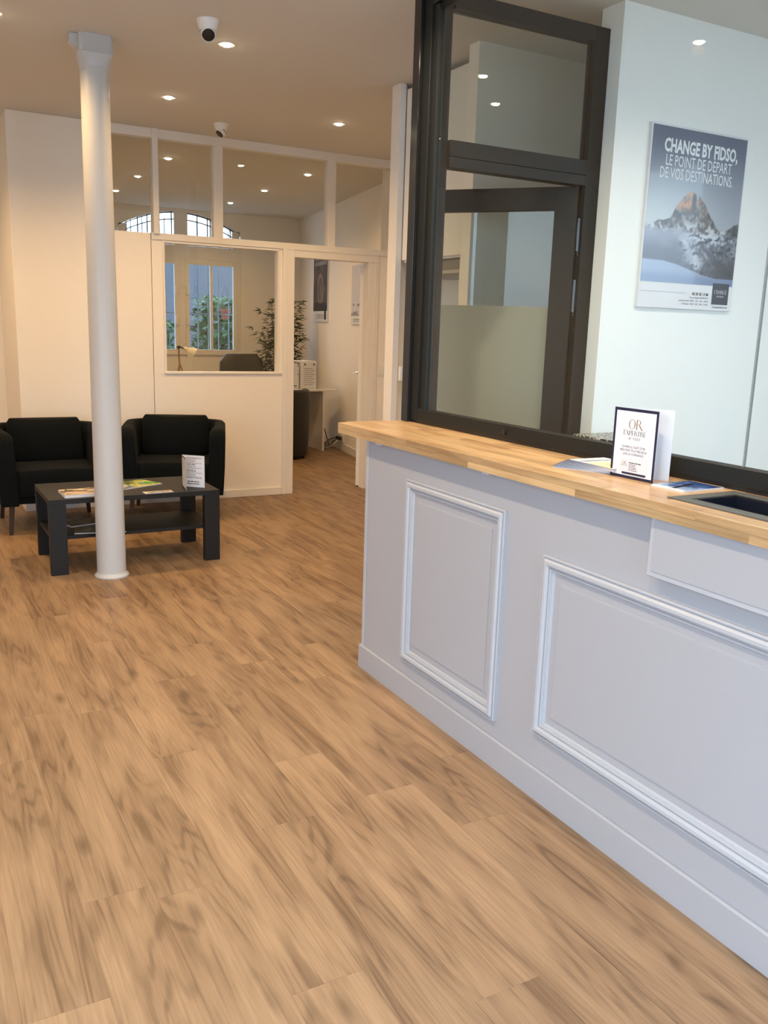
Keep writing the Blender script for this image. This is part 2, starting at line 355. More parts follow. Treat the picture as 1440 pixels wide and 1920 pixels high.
for i in range(0, 37):
    x = k0+(i+0.5)*PW
    y0 = cut_y.get(i, random.uniform(0, PL)); y0 = y0-PL*math.ceil((y0+0.8)/PL)
    y = y0
    while y < 12.15:
        cx, cy = x, y+PL/2
        vis = (0.02 < cx+0.1 and cx-0.1 < 1.75 and 0.9 < y+PL and (cx < 0.95*cy*0.62+0.35) and cx > cy*0.02-0.1) if cy < 3.9 else (0.05*cy-0.1 < cx < 0.60*cy+0.1)
        if cy > 7.3: vis = vis and cx > 1.6
        if vis and cx < 5.2: spots_p.append((cx, cy, y))
        y += PL
for cx, cy, y in spots_p[:300]:
    me = full
    o = bpy.data.objects.new('plank', me); COL.objects.link(o); o.parent = floor; o.location = (cx, cy, 0)
# the rest of the floor the camera never sees: plain boards in one piece
rest = MB(); seen = set((round(a, 3), round(b, 3)) for a, b, _ in spots_p[:300])
for i in range(0, 37):
    x = k0+(i+0.5)*PW
    cols = sorted(b for a, b in seen if abs(a-round(x, 3)) < .002)
    spans = []; cur = -0.82
    for b in cols:
        if b-PL/2-cur > .02: spans.append((cur, b-PL/2))
        cur = b+PL/2
    if cur < 12.15: spans.append((cur, 12.15))
    for a, b in spans: rest.box(x-PW/2+.0005, x+PW/2-.0005, a+.0005, b-.0005, -.008, 0)
T(rest.done('plank_run', FLR, floor), kind='stuff')

ceiling = structure(MB().box(-1.65, 5.4, -0.85, 12.2, CZ, CZ+0.12).done('ceiling', CEIL))
# storefront side, behind the photographer; unseen opening sized for its daylight on the counter
wf = MB(); wf.box(-1.65, 5.3, -0.85, -0.75, -0.1, 0.18).box(-1.65, 5.3, -0.85, -0.75, 2.75, CZ)
wf.box(-1.65, 0.75, -0.85, -0.75, 0.18, 2.75).box(1.75, 5.3, -0.85, -0.75, 0.18, 2.75)
structure(wf.done('wall_front', WALL))
structure(MB().box(-1.75, -1.65, -0.85, -0.6, -0.1, CZ).box(-1.75, -1.65, 1.85, 8.3, -0.1, CZ).box(-1.75, -1.65, -0.6, 1.85, -0.1, .18).box(-1.75, -1.65, -0.6, 1.85, 2.75, CZ).done('wall_left', WALL))  # unseen window opening, placed to daylight the counter and near floor
structure(MB().box(5.2, 5.3, -0.75, -.4, -0.1, CZ).box(5.2, 5.3, 1.7, 3.256, -.1, CZ).box(5.2, 5.3, -.4, 1.7, -.1, .18).box(5.2, 5.3, -.4, 1.7, 2.75, CZ).done('wall_right', WALL))  # unseen window opening, placed to throw daylight on the poster wall
structure(MB().box(2.946, 5.3, 3.256, 3.40, -0.1, CZ).done('wall_poster', WALL_COOL))
structure(MB().box(2.735, 4.3, 4.08, 4.17, -0.1, CZ).done('wall_passage', WALL))
wk = MB().box(3.19, 3.30, 4.17, 5.1, -0.1, CZ).box(2.87, 4.6, 5.1, 5.2, -0.1, CZ); structure(wk.done('wall_kitchenette', WALL))
structure(MB().box(4.5, 4.6, 3.40, 7.42, -0.1, CZ).done('wall_hall_right', WALL))
structure(MB().box(-1.75, 0.80, 8.24, 8.34, -0.1, CZ).done('wall_alcove', WALL))
structure(MB().box(0.80, 1.45, 7.25, 8.3, -0.1, CZ).done('wall_pier', WALL, bevel=0.004))
structure(MB().box(1.25, 1.35, 8.3, 12.0, -0.1, CZ).done('wall_office_left', WALL))
# slanted right wall of the office
dR = Vector((0.177, 1, 0)).normalized(); nR = Vector((-dR.y, dR.x, 0)); pR = Vector((4.30, 7.20, 0))
MR = frame_mtx(pR, dR, (0, 0, 1))            # local x along wall, y up, z = out of the wall (dR x up)
def RW(s, z, off): return pR+dR*s+Vector((0, 0, z))+nR*off
wr = MB().loft([[RW(0, -.1, 0), RW(5.2, -.1, 0), RW(5.2, -.1, -.12), RW(0, -.1, -.12)], [RW(0, CZ, 0), RW(5.2, CZ, 0), RW(5.2, CZ, -.12), RW(0, CZ, -.12)]])
structure(wr.done('wall_office_right', WALL))
bb = MB().loft([[RW(0.1, 0, 0), RW(4.85, 0, 0), RW(4.85, 0, .012), RW(0.1, 0, .012)], [RW(0.1, .09, 0), RW(4.85, .09, 0), RW(4.85, .09, .012), RW(0.1, .09, .012)]])
structure(bb.done('baseboard_office', TRIM))
# back wall with the window opening x 2.62..4.23, z 1.06..2.93 (arched)
wb = MB()
wb.box(1.25, 2.60, 12.0, 12.2, -0.1, CZ).box(4.26, 5.4, 12.0, 12.2, -0.1, CZ).box(2.60, 4.26, 12.0, 12.2, -0.1, 1.05)
def arch_z(x): t = (x-3.43)/0.83; return 2.92-0.24*t*t
xs = [2.60+i*(1.66/16) for i in range(17)]
wb.loft([[(x, 12.0, arch_z(x)) for x in xs]+[(x, 12.0, CZ) for x in xs[::-1]], [(x, 12.2, arch_z(x)) for x in xs]+[(x, 12.2, CZ) for x in xs[::-1]]])
structure(wb.done('wall_back', WALL))

# ---- office window 1: two casements of two lights under an arched transom
win = structure(MB().box(2.60, 2.66, 12.01, 12.10, 1.05, 2.62).box(4.20, 4.26, 12.01, 12.10, 1.05, 2.62).box(2.60, 4.26, 11.98, 12.10, 1.05, 1.09).box(2.60, 4.26, 11.99, 12.10, 2.32, 2.49).box(3.38, 3.47, 11.99, 12.10, 1.09, 2.32).done('window_1', TRIM, bevel=.003))
for x0, x1 in ((2.66, 3.38), (3.47, 4.20)):
    c = MB(); a = 0.055
    c.box(x0, x0+a, 11.985, 12.03, 1.09, 2.32).box(x1-a, x1, 11.985, 12.03, 1.09, 2.32).box(x0+a, x1-a, 11.985, 12.03, 1.09, 1.125).box(x0+a, x1-a, 11.985, 12.03, 2.25, 2.32)
    xm = (x0+x1)/2; c.box(xm-.018, xm+.018, 11.988, 12.028, 1.125, 2.25)
    c = c.done('casement', TRIM, win, bevel=.003)
    for pa, pb in ((x0+a, xm-.018), (xm+.018, x1-a)): MB().box(pa, pb, 12.005, 12.011, 1.125, 2.25).done('pane', OGL, c)
    side = x1-0.03 if x0 < 3 else x0+0.03
    k = MB()
    for z in (1.45, 1.85): k.box(side-.02, side+.02, 11.965, 11.985, z, z+.12)
    k.done('bolt', TRIM, c, bevel=.004)
# transom: dark iron bars
ir = MB()
for x in (2.72, 2.865, 2.99, 3.15, 3.31, 3.52, 3.66, 3.80, 3.84, 3.985, 4.12): ir.box(x-.007, x+.007, 12.03, 12.045, 2.49, arch_z(x))
for i in range(16):
    a, b = xs[i], xs[i+1]
    for dz in (0.004, 0.09): ir.loft([[(a, 12.03, arch_z(a)-dz), (a, 12.045, arch_z(a)-dz), (a, 12.045, arch_z(a)-dz-.014), (a, 12.03, arch_z(a)-dz-.014)], [(b, 12.03, arch_z(b)-dz), (b, 12.045, arch_z(b)-dz), (b, 12.045, arch_z(b)-dz-.014), (b, 12.03, arch_z(b)-dz-.014)]])
ir.done('transom_bars', IRON, win)
tr = MB()
for x in (2.66, 3.425, 4.19): tr.box(x-.09 if x == 3.425 else x-.05, x+.09 if x == 3.425 else x+.05, 12.0, 12.05, 2.49, arch_z(x)-.0)
tr.done('transom_post', TRIM, win)
gr = MB()
for i in range(11):
    x = 2.69+i*0.15; gr.lathe([(.009, 0), (.009, 1.9)], 8, (x, 12.32, 0.95))
gr.box(2.5, 4.4, 12.315, 12.325, 1.60, 1.62)
T(gr.done('window_grille', mat('pale_iron', (.22, .24, .26), .5)), 'thin upright iron bars outside the old office window', 'grille')

# ---- courtyard beyond the window
T(MB().box(-1.5, 10, 12.2, 22, -0.3, -0.1).done('courtyard_ground', PAV), kind='structure')
T(MB().box(0.5, 9, 17.0, 17.2, -0.1, 2.95).done('courtyard_wall', RND), kind='structure')
T(MB().box(-12, 16, -14, -0.85, -0.25, -0.12).box(-12, -1.75, -.85, 10, -.25, -.12).box(5.4, 16, -.85, 10, -.25, -.12).done('street', PAV), kind='structure')
def shrub(x, y, h, r, n, label, seed):
    rg = random.Random(seed); rt = empty('shrub', (x, y, -0.1)); T(rt, label, 'shrub', 'shrubs in the courtyard')
    st = MB()
    for k in range(5): a = rg.uniform(0, 6.3); st.tube([(0, 0, 0), (r*.3*math.cos(a), r*.3*math.sin(a), h*.5), (r*.6*math.cos(a), r*.6*math.sin(a), h*.9)], .018, 6, .006)
    st.done('stem', STEM, rt)
    f = MB()
    for k in range(n):
        a = rg.uniform(0, 6.3); q = rg.random()**.5*r; z = rg.uniform(.25, 1)*h; c = Vector((q*math.cos(a), q*math.sin(a), z)); s = rg.uniform(.05, .10)
        u = Vector((rg.gauss(0, 1), rg.gauss(0, 1), rg.gauss(0, .6))).normalized(); v = u.orthogonal().normalized(); v.rotate(Matrix.Rotation(rg.uniform(0, 6.3), 3, u))
        f.poly([c-u*s, c-v*s*.45, c+u*s, c+v*s*.45])
    T(f.done('foliage', LEAF2, rt), kind='stuff')
shrub(4.75, 14.1, 2.0, .55, 1600, 'green leafy shrub behind the right casement of the office window', 1)
shrub(3.75, 15.6, 1.6, .55, 1300, 'lower green shrub in the courtyard left of the taller shrub', 2)
shrub(2.7, 14.6, 1.45, .5, 600, 'low shrub in the courtyard behind the left casement', 3)
pt = empty('flower_pot', (4.55, 13.4, -0.1)); T(pt, 'small terracotta pot hung among the courtyard leaves', 'pot')
pt.location = (4.52, 13.45, 1.55)
MB().lathe([(.05, 0), (.075, .13), (.085, .13), (.085, .155), (.07, .155), (.045, .02)], 20).done('pot_body', RED, pt, smooth=True)
MB().tube([(0.07, 0, .15), (0.04, 0, .4), (0, 0, .5), (-.04, 0, .4), (-.07, 0, .15)], .004, 6).done('hanger', IRON, pt)

# ------------------------------------------------------------------ glazed partition wall of the office (y = 7.25)
PY0, PY1 = 7.25, 7.32
part = structure(MB().box(1.83, 2.948, PY0, PY1, -.01, 1.075).box(1.83, 1.915, PY0, PY1, 1.075, 2.175).box(1.915, 2.948, PY0, PY1, 2.125, 2.175)
    .box(2.918, 2.948, PY0, PY1, 1.075, 2.125).box(3.05, 4.33, PY0, PY1, 2.10, 2.175).box(3.80, 4.33, PY0, PY1, -.01, 2.10).done('wall_partition', WALL, bevel=.0015))
MB().box(1.45, 1.825, PY0-.006, PY1, -.01, 2.175).done('side_panel', WALL, part, bevel=.004)
MB().box(1.45, 4.36, PY0-.012, PY1+.01, 2.885, CZ).done('rail', TRIM, part, bevel=.002)
MB().box(1.83, 4.34, PY0-.012, PY1+.005, 2.128, 2.180).done('rail', TRIM, part, bevel=.002)
for x0, x1, y0 in ((1.846, 1.892, -.03), (2.341, 2.421, -.010), (3.36, 3.436, -.010), (1.445, 1.475, -.010)):
    MB().box(x0, x1, PY0+y0, PY1, 2.17, CZ if y0 < -.02 else 2.89).done('mullion', TRIM, part, bevel=.003)
MB().box(4.03, 4.16, 7.34, 7.5, 2.1, CZ).done('pier', TRIM, part)
for x0, x1 in ((1.475, 1.846), (1.892, 2.341), (2.421, 3.36), (3.436, 4.36)):
    MB().box(x0, x1, 7.283, 7.289, 2.178, 2.888).done('pane', GLS, part)
w2 = structure(MB().box(1.915, 1.935, PY0-.004, PY1+.004, 1.09, 2.112).box(2.905, 2.925, PY0-.004, PY1+.004, 1.09, 2.112).box(1.915, 2.925, PY0-.004, PY1+.004, 2.108, 2.128).done('window_2', TRIM, bevel=.002))
MB().box(1.91, 2.945, PY0-.014, PY1+.01, 1.072, 1.090).done('sill', TRIM, w2, bevel=.003)
MB().box(1.935, 2.905, 7.283, 7.289, 1.09, 2.108).done('pane', GLS, w2)
# baseboards
structure(MB().box(1.45, 2.946, PY0-.014, PY0, 0, .068).done('baseboard_partition', TRIM, bevel=.003))
structure(MB().box(0.80, 1.45, PY0-.014, PY0, 0, .068).done('baseboard_pier', TRIM, bevel=.003))
structure(MB().box(-1.65, 0.80, 8.226, 8.24, 0, .068).done('baseboard_alcove', TRIM, bevel=.003))
# office door frame and leaf
dr = structure(MB().box(2.948, 3.055, PY0-.014, PY1+.02, 0, 2.135).box(3.055, 3.885, PY0-.012, PY1+.02, 2.066, 2.135).box(3.775, 3.885, PY0-.012, PY1+.02, 0, 2.066).done('door_1', TRIM, bevel=.003))
MB().box(2.985, 2.99, PY0-.018, PY0-.012, 0, 2.13).box(3.845, 3.851, PY0-.016, PY0-.010, 0, 2.13).box(2.985, 3.851, PY0-.018, PY0-.012, 2.128, 2.134).done('architrave_bead', TRIM, dr)
lf = empty('door_leaf', (3.790, 7.345, 0), math.radians(61.5), dr)
MB().box(0.0, 0.73, 0.0, 0.04, 0.012, 2.05).done('leaf_panel', TRIM, lf, bevel=.002)
hd = MB(); hd.tube([(0.66, 0.04, 1.05), (0.66, 0.085, 1.05), (0.655, 0.095, 1.05), (0.56, 0.095, 1.05)], .009, 8); hd.box(.645, .675, .04, .046, .97, 1.11)
hd.tube([(0.66, 0.0, 1.05), (0.66, -0.045, 1.05), (0.655, -0.055, 1.05), (0.56, -0.055, 1.05)], .009, 8); hd.done('door_handle', CHR, lf, smooth=True)
for z in (.24, 1.02, 1.82): MB().lathe([(.009, 0), (.009, .10)], 10, (-.008, .0, z)).done('hinge', TRIM, lf)
cl = MB().box(.02, .16, -.075, -.005, 1.96, 2.02).box(.10, .22, -.06, -.04, 2.02, 2.035); cl.done('door_closer', CHR, lf, bevel=.003)

# white door-jamb post by the passage, kitchenette beyond it
structure(MB().box(2.795, 2.838, 5.0, 5.105, 0, CZ).done('trim_1', TRIM, bevel=.002))
T(MB().box(2.842, 2.872, 4.975, 4.999, 1.165, 1.255).done('socket_cover', WHT, bevel=.003), 'small white socket box fixed at the passage side of the white door post', 'socket')
kc = empty('wall_cupboard', (2.855, 4.65, 1.905)); T(kc, 'cream wall cupboard hung above the kitchenette behind the dark glazed frame', 'cupboard')
MB().box(0.0, .33, -.395, .345, .0, 1.02).done('carcass', TRIM, kc, bevel=.002)
for y0, y1 in ((-.392, -.028), (-.022, .342)): 
    d = MB().box(-.018, -.001, y0, y1, .012, 1.015).done('door', TRIM, kc, bevel=.002)
MB().lathe([(.008, 0), (.008, .014), (.018, .018), (.018, .030), (.008, .034)], 14, (-.018, -.075, .135), (-1, 0, 0)).done('knob', mat('dull_brass', (.16, .13, .09), .35, metal=.8), kc, smooth=True)
hb = empty('extractor_hood', (2.87, 4.62, 1.81)); T(hb, 'flat grey cooker hood under the cream wall cupboard', 'hood')
MB().box(0, .28, -.36, .27, 0, .09).done('hood_body', mat('hood_grey', (.16, .15, .13), .4), hb, bevel=.003)
MB().box(-.004, .0, -.35, .26, .012, .03).done('hood_trim', CHR, hb)

# ------------------------------------------------------------------ iron column
def sq_ring(rx, ry, z, n=8, p=6.0):
    out = []
    for i in range(4*n):
        a = 2*math.pi*(i+.5)/(4*n); c, s = math.cos(a), math.sin(a); k = (abs(c)**p+abs(s)**p)**(-1/p); out.append((rx*k*c, ry*k*s, z))
    return out
co = empty('iron_column', (1.03, 5.195, 0)); T(co, 'white-grey painted round iron column standing in front of the coffee table', 'column')
sh = MB().lathe([(.0835, .018), (.083, .3), (.079, 1.5), (.075, 2.6), (.0745, 2.80)], 48); sh.done('shaft', COLM, co, smooth=True)
MB().lathe([(.098, 0), (.099, .008), (.094, .016), (.086, .022), (.084, .028)], 40).done('base_ring', COLM, co, smooth=True)
cp = MB(); Zs = [(0.076, 2.775, 2.2), (.079, 2.80, 2.3), (.084, 2.83, 3), (.089, 2.845, 5), (.092, 2.855, 7), (.093, 2.862, 9), (.090, 2.866, 9), (.090, 2.93, 9), (.090, 2.952, 9)]
cp.loft([sq_ring(r*.98, r*.90, z, 8, p) for r, z, p in Zs]); o = cp.done('capital', COLM, co, smooth=True)
br = MB().prism([(-.085, 2.952), (-.085, 2.885), (-.105, 2.892), (-.128, 2.915), (-.128, 2.952)], -.035, .035, Matrix(((1, 0, 0, 0), (0, 0, 1, 0), (0, 1, 0, 0), (0, 0, 0, 1))))
br.done('bracket', COLM, co, bevel=.003)

# ------------------------------------------------------------------ armchairs
def armchair(loc, rz, label):
    """local frame: faces -y, origin on the floor under its middle"""
    r = empty('armchair', loc, rz); T(r, label, 'armchair', 'black armchairs against the wall')
    # wrap-around shell: a U in plan, walls that lean out, arm fronts curved down
    hw, yb, yf, th = .372, .345, -.34, .075
    path = []
    for t in (0, .012, .03, .06, .1, .15, .22, .35, .5, .7, .85, 1): path.append((-hw+.0, yf+(yb-.17-yf)*t))
    for a in np.linspace(math.pi, math.pi/2, 8)[1:]: path.append((-hw+.17+.17*math.cos(a), yb-.17+.17*math.sin(a)))
    for t in np.linspace(0, 1, 6)[1:-1]: path.append((-hw+.17+(2*hw-.34)*t, yb))
    left = path; full_ = left+[(-x, y) for x, y in left[::-1] if True]
    pts = []
    for p in full_:
        if not pts or (abs(p[0]-pts[-1][0])+abs(p[1]-pts[-1][1])) > 1e-4: pts.append(p)
    pts.sort(key=lambda p: 0) 
    seq = [(x, y) for x, y in path if x <= 0]; seq = seq+[(-x, y) for x, y in seq[::-1] if x < -1e-6]
    rings = []
    N = len(seq)
    for i, (x, y) in enumerate(seq):
        a = Vector(seq[max(i-1, 0)]); b = Vector(seq[min(i+1, N-1)]); d = (b-a).normalized(); nn = Vector((d.y, -d.x)) # inward
        f = min(.995, max(0.0, (yf+.085-y)/.085)); tk = th+.035*max(0, min(1, (.0-y)/.25))                                 # 0 at back .. 1 at arm front
        top = .722-0.012*max(0, min(1, (.1-y)/.45))-(1-math.sqrt(max(0, 1-f*f)))*.07
        bot = .205+0.02*(1-min(1, abs(x)/hw)); ins = -nn; prof = []
        lean = .02
        for (u, z, l) in ((0, bot, 0), (0, bot+.06, -.005), (0, .42, -.014), (0, top-.02, -.02), (.016, top-.003, -.018), (tk*.5, top, -.016), (tk-.014, top-.006, -.014), (tk, top-.03, -.012), (tk, .42, 0), (tk, bot, .004)):
            q = Vector((x, y))+nn*(u+l); prof.append((q.x, q.y, z))
        rings.append(prof)
    # check orientation of inward normal
    sh = MB().loft(rings); o = sh.done('shell', FAB, r, bevel=.012, seg=3, smooth=True)
    # seat cushion
    s = MB(); rr = []
    for z, k in ((.27, .97), (.275, .99), (.31, 1.0), (.40, 1.0), (.430, .985), (.444, .955), (.447, .90)):
        rr.append([(x*(hw-th-.004)*k/.5, -.02+y*.66*k+(-.0), z+(.012*(1-(2*x)**2) if z > .42 else 0)) for x, y, _ in sq_ring(.5, .5, 0, 8, 9)])
    s.loft(rr); s.done('seat_cushion', FAB, r, smooth=True)
    # front skirt below the seat
    MB().box(-hw+th, hw-th, yf+.02, yf+.06, .215, .30).done('front_rail', FAB, r, bevel=.01)
    # back cushion, slightly puffed, leaning
    c = MB(); rr = []; W2 = .262
    for t in np.linspace(0, 1, 13):
        z = .425+t*.338; hwid = W2*(1-.10*(2*t-1)**8)+.004*math.sin(7*t); thk = .045+.045*math.sin(math.pi*min(1, max(0, t)))**.6; yc = .165+.05*t
        rr.append([(x*2*hwid, yc+y*2*thk*(1-.35*(2*x)**6), z-.012*(1-(2*x)**2)*(t > .9)) for x, y, _ in sq_ring(.5, .5, 0, 8, 4)])
    c.loft(rr); c.done('back_cushion', FAB, r, bevel=.008, smooth=True)
    for sx in (-1, 1): MB().tube([(sx*.243, .21, .50), (sx*.247, .215, .62), (sx*.243, .22, .745)], .004, 6).done('piping', FAB, r)
    for sx in (-1, 1):
        for sy, yy in ((-1, -.30), (1, .30)):
            MB().loft([[(sx*.318+a*.013, yy+b*.013, 0) for a, b in ((-1, -1), (1, -1), (1, 1), (-1, 1))], [(sx*.300+a*.018, yy*.97+b*.018, .225) for a, b in ((-1, -1), (1, -1), (1, 1), (-1, 1))]]).done('leg', DKW, r, bevel=.003)
    return r
armchair((0.925, 6.765, 0), 0, 'black fabric armchair left of the round column, under the wall pier')
armchair((1.862, 6.79, 0), -0.32, 'black fabric armchair right of the round column, in front of the office window wall')

# ------------------------------------------------------------------ coffee table and what lies on it
tb = empty('coffee_table', (1.22, 5.585, 0)); T(tb, 'low dark grey coffee table with lower shelf, behind the column', 'coffee table')
MB().box(-.515, .515, -.285, .285, .428, .458).done('table_top', TAB, tb, bevel=.0015)
for sx in (-1, 1):
    for sy in (-1, 1):
        x0, x1 = sorted((sx*.515, sx*(.515-.098))); y0, y1 = sorted((sy*.285, sy*(.285-.045)))
        MB().box(x0, x1, y0, y1, 0, .428).done('leg', TAB, tb, bevel=.0015)
MB().box(-.50, .50, -.235, .235, .205, .225).done('shelf', TAB, tb, bevel=.001)
TZ = .458
def pic_bridge(U, V):
    n = vnoise(U, V, 5, 3); img = mixa(np.zeros(U.shape+(3,))+C3(206, 178, 140), np.zeros(U.shape+(3,))+C3(84, 64, 44), sst(.42, .60, n))
    arc = np.abs(V-(.35+.35*np.sin(U*6.3)))<.04; img[arc] = C3(60, 44, 30); img[(V > .78) & (n < .55)] = C3(246, 226, 190); img[V < .14] = C3(176, 170, 178); return img
def pic_leaf(U, V):
    n = vnoise(U, V, 6, 9); b = np.zeros(U.shape+(3,)); img = mixa(b+C3(196, 196, 96), b+C3(70, 92, 40), sst(.4, .6, n)); img[(U < .35)] = mixa(b+C3(96, 120, 150), b+C3(206, 200, 190), sst(.4, .6, n))[(U < .35)]
    img[(U > .7) & (n > .55)] = C3(60, 170, 70); return img
def pic_card(U, V):
    n = vnoise(U, V, 9, 4); b = np.zeros(U.shape+(3,)); img = mixa(b+C3(214, 196, 160), b+C3(92, 92, 90), sst(.4, .6, n)); img[U > .92] = C3(236, 190, 120); img[U < .08] = C3(240, 226, 196); return img
def pic_plane(U, V):
    n = vnoise(U, V, 4, 6); b = np.zeros(U.shape+(3,)); img = mixa(b+C3(40, 70, 130), b+C3(150, 175, 214), sst(.35, .7, n*.6+.5*(1-U)))
    d = np.abs((V-.5)-(U-.35)*.35); img[(d < .06) & (U < .75)] = C3(24, 26, 34); d2 = np.abs((V-.5)+(U-.35)*1.2); img[(d2 < .05) & (U < .6) & (U > .1)] = C3(34, 36, 44); img[U < .07] = C3(232, 234, 242); img[U > .955] = C3(222, 190, 140); return img
def booklet(name, loc, rz, w, h, t, fn, label, cat, group=None, nx=40, ny=28, M=None, pages=True):
    r = empty(name, loc, rz); T(r, label, cat, group)
    MB().box(-w/2, w/2, -h/2, h/2, 0, t).done('pages' if pages else 'card_body', PAP, r)
    picture('cover', w, h, nx, ny, fn, r, Matrix.Translation((-w/2, -h/2, t+.0004)), M or PRG); return r
booklet('magazine', (.945, 5.44, TZ), .03, .29, .21, .016, pic_bridge, 'thick magazine with a sepia cover at the left front of the coffee table', 'magazine')
booklet('magazine', (1.27, 5.645, TZ), .45, .30, .21, .005, pic_leaf, 'colourful green and yellow magazine lying behind the column on the coffee table', 'magazine')
booklet('leaflet', (1.355, 5.345, TZ), .04, .175, .062, .003, pic_card, 'small narrow photo leaflet near the front edge of the coffee table', 'leaflet', pages=False)
def pic_grey(U, V):
    n = vnoise(U, V, 7, 12); b = np.zeros(U.shape+(3,)); return mixa(b+C3(120, 112, 104), b+C3(60, 56, 54), sst(.4, .6, n))
booklet('magazine', (.98, 5.68, .2262), .3, .28, .16, .006, pic_grey, 'grey magazine lying on the lower shelf of the coffee table', 'magazine')
booklet('magazine', (1.02, 5.44, .2262), -.18, .30, .17, .004, lambda U, V: pic_grey(V, U)*.6, 'dark thin magazine in front of the grey one on the lower table shelf', 'magazine')
# folded card standing on the table
P0, P1, P2 = Vector((1.553, 5.50, TZ)), Vector((1.530, 5.335, TZ)), Vector((1.668, 5.395, TZ))
fc = empty('menu_card', P0); T(fc, 'folded white information card standing upright at the right of the coffee table', 'card')
def panel(a, b, h, t=.0012):
    a = a-P0 if True else a; b = b-P0; d = (b-a).normalized(); n = Vector((d.y, -d.x, 0))*t/2
    return [[a+n, b+n, b-n, a-n], [a+n+Vector((0, 0, h)), b+n+Vector((0, 0, h)), b-n+Vector((0, 0, h)), a-n+Vector((0, 0, h))]]
MB().loft(panel(P0, P2, .205)).done('back_leaf', PAP, fc); MB().loft(panel(P0, P1, .205)).done('front_leaf', PAP, fc)
d = (P2-P0).normalized(); n = Vector((d.y, -d.x, 0)); mt = frame_mtx(Vector((0, 0, 0))+n*.0012, d, (0, 0, 1)); L2 = (P2-P0).length
lines('small_print', [(.03, L2-.02-(.04 if i % 3 else 0), .185-i*.0105, .0032 if i % 4 else .005) for i in range(13)], INK, fc, mt)
lines('bold_print', [(.035, L2-.035, .032, .006), (.035, L2-.035, .018, .006)], INK2, fc, mt)
d = (P1-P0).normalized(); n = Vector((d.y, -d.x, 0))
if n.dot(Vector((-1, -1, 0))) < 0: n = -n
L1 = (P1-P0).length; mt = frame_mtx(n*.0012, d, (0, 0, 1))
bd = MB()
for x0, x1, z0, z1 in ((0, L1, 0, .009), (0, L1, .196, .205), (0, .008, 0, .205), (L1-.008, L1, 0, .205)): bd.poly([mt @ Vector(p) for p in ((x0, z0, 0), (x1, z0, 0), (x1, z1, 0), (x0, z1, 0))])
bd.done('border', INK2, fc); serif_text('logo', 'OR', .030, GLD, fc, mt @ Matrix.Translation((L1/2, .145, .0005)))
serif_text('logo_text', 'EXPERTISE', .013, INK, fc, mt @ Matrix.Translation((L1/2, .125, .0005)))

# ------------------------------------------------------------------ reception counter
FX = 1.737
ct = empty('reception_counter', (FX, 1.6, 0)); T(ct, 'pale grey panelled reception counter under the oak worktop', 'counter')
def loc(o): o.location = (0, 0, 0); return o
OX, OY = FX, 1.6
def cbox(x0, x1, y0, y1, z0, z1): return (x0-OX, x1-OX, y0-OY, y1-OY, z0, z1)
MB().box(*cbox(1.737, 1.765, -.2, 3.300, 0, 1.04)).done('front_panel', CNT, ct, bevel=.0015)
MB().box(*cbox(1.765, 2.06, 3.272, 3.300, 0, 1.04)).done('end_panel', CNT, ct)
MB().box(*cbox(1.7335, 1.7365, 3.278, 3.301, .106, 1.04)).done('corner_bead', CNT2, ct)
def prof_strip(prof, rect, x, name, M, parent, flip=-1):
    """mitred moulding round a rectangle (y0,y1,z0,z1) on plane x; prof: (inset, proud)"""
    y0, y1, z0, z1 = rect; rings = []
    for i, h in prof: rings.append([(x+flip*h, y0+i-OY, z0+i), (x+flip*h, y1-i-OY, z0+i), (x+flip*h, y1-i-OY, z1-i), (x+flip*h, y0+i-OY, z1-i)])
    mb = MB()
    for k in range(4):
        k2 = (k+1) % 4; R = [[r[k], r[k2]] for r in rings]; vs = [[mb.bm.verts.new(p) for p in q] for q in R]
        for a, b in zip(vs, vs[1:]): mb.bm.faces.new((a[0], a[1], b[1], b[0]))
    bmesh.ops.remove_doubles(mb.bm, verts=mb.bm.verts, dist=1e-6)
    return mb.done(name, M, parent)
PR = [(0, 0), (0, .012), (.002, .014), (.006, .014), (.0075, .009), (.0095, .009), (.011, .016), (.017, .021), (.027, .0205), (.033, .015), (.0345, .009), (.0365, .009), (.038, .013), (.042, .012), (.0435, .006), (.047, .006), (.049, .003), (.051, 0)]
for (ya, yb_, za, zb) in ((2.286, 2.941, .170, .920), (.62, 2.079, .224, .823)):
    rc = (ya, yb_, za, zb); O = -OX
    prof_strip(PR, rc, FX-OX-.0, 'panel_moulding', CNT2, ct)
    MB().loft([[(FX-OX-h, ya+i-OY, za+i), (FX-OX-h, yb_-i-OY, za+i), (FX-OX-h, yb_-i-OY, zb-i), (FX-OX-h, ya+i-OY, zb-i)] for i, h in ((.078, -.001), (.080, .004), (.084, .0045))]).done('raised_panel', CNT, ct)
MB().loft([[(1.725-OX, -.2-OY, 0), (1.725-OX, 3.312-OY, 0), (2.06-OX, 3.312-OY, 0), (2.06-OX, 3.301-OY, 0), (1.736-OX, 3.301-OY, 0), (1.736-OX, -.2-OY, 0)],
           [(1.725-OX, -.2-OY, .102), (1.725-OX, 3.312-OY, .102), (2.06-OX, 3.312-OY, .102), (2.06-OX, 3.301-OY, .102), (1.736-OX, 3.301-OY, .102), (1.736-OX, -.2-OY, .102)],
           [(1.730-OX, -.2-OY, .107), (1.730-OX, 3.307-OY, .107), (2.06-OX, 3.307-OY, .107), (2.06-OX, 3.301-OY, .107), (1.736-OX, 3.301-OY, .107), (1.736-OX, -.2-OY, .107)]]).done('baseboard', CNT, ct)
# steel brackets under the overhang
for y in (3.13, 2.37): MB().box(*cbox(1.695, 1.737, y-.02, y+.02, 1.030, 1.039)).done('bracket', mat('pale_steel', (.5, .55, .6), .4), ct)
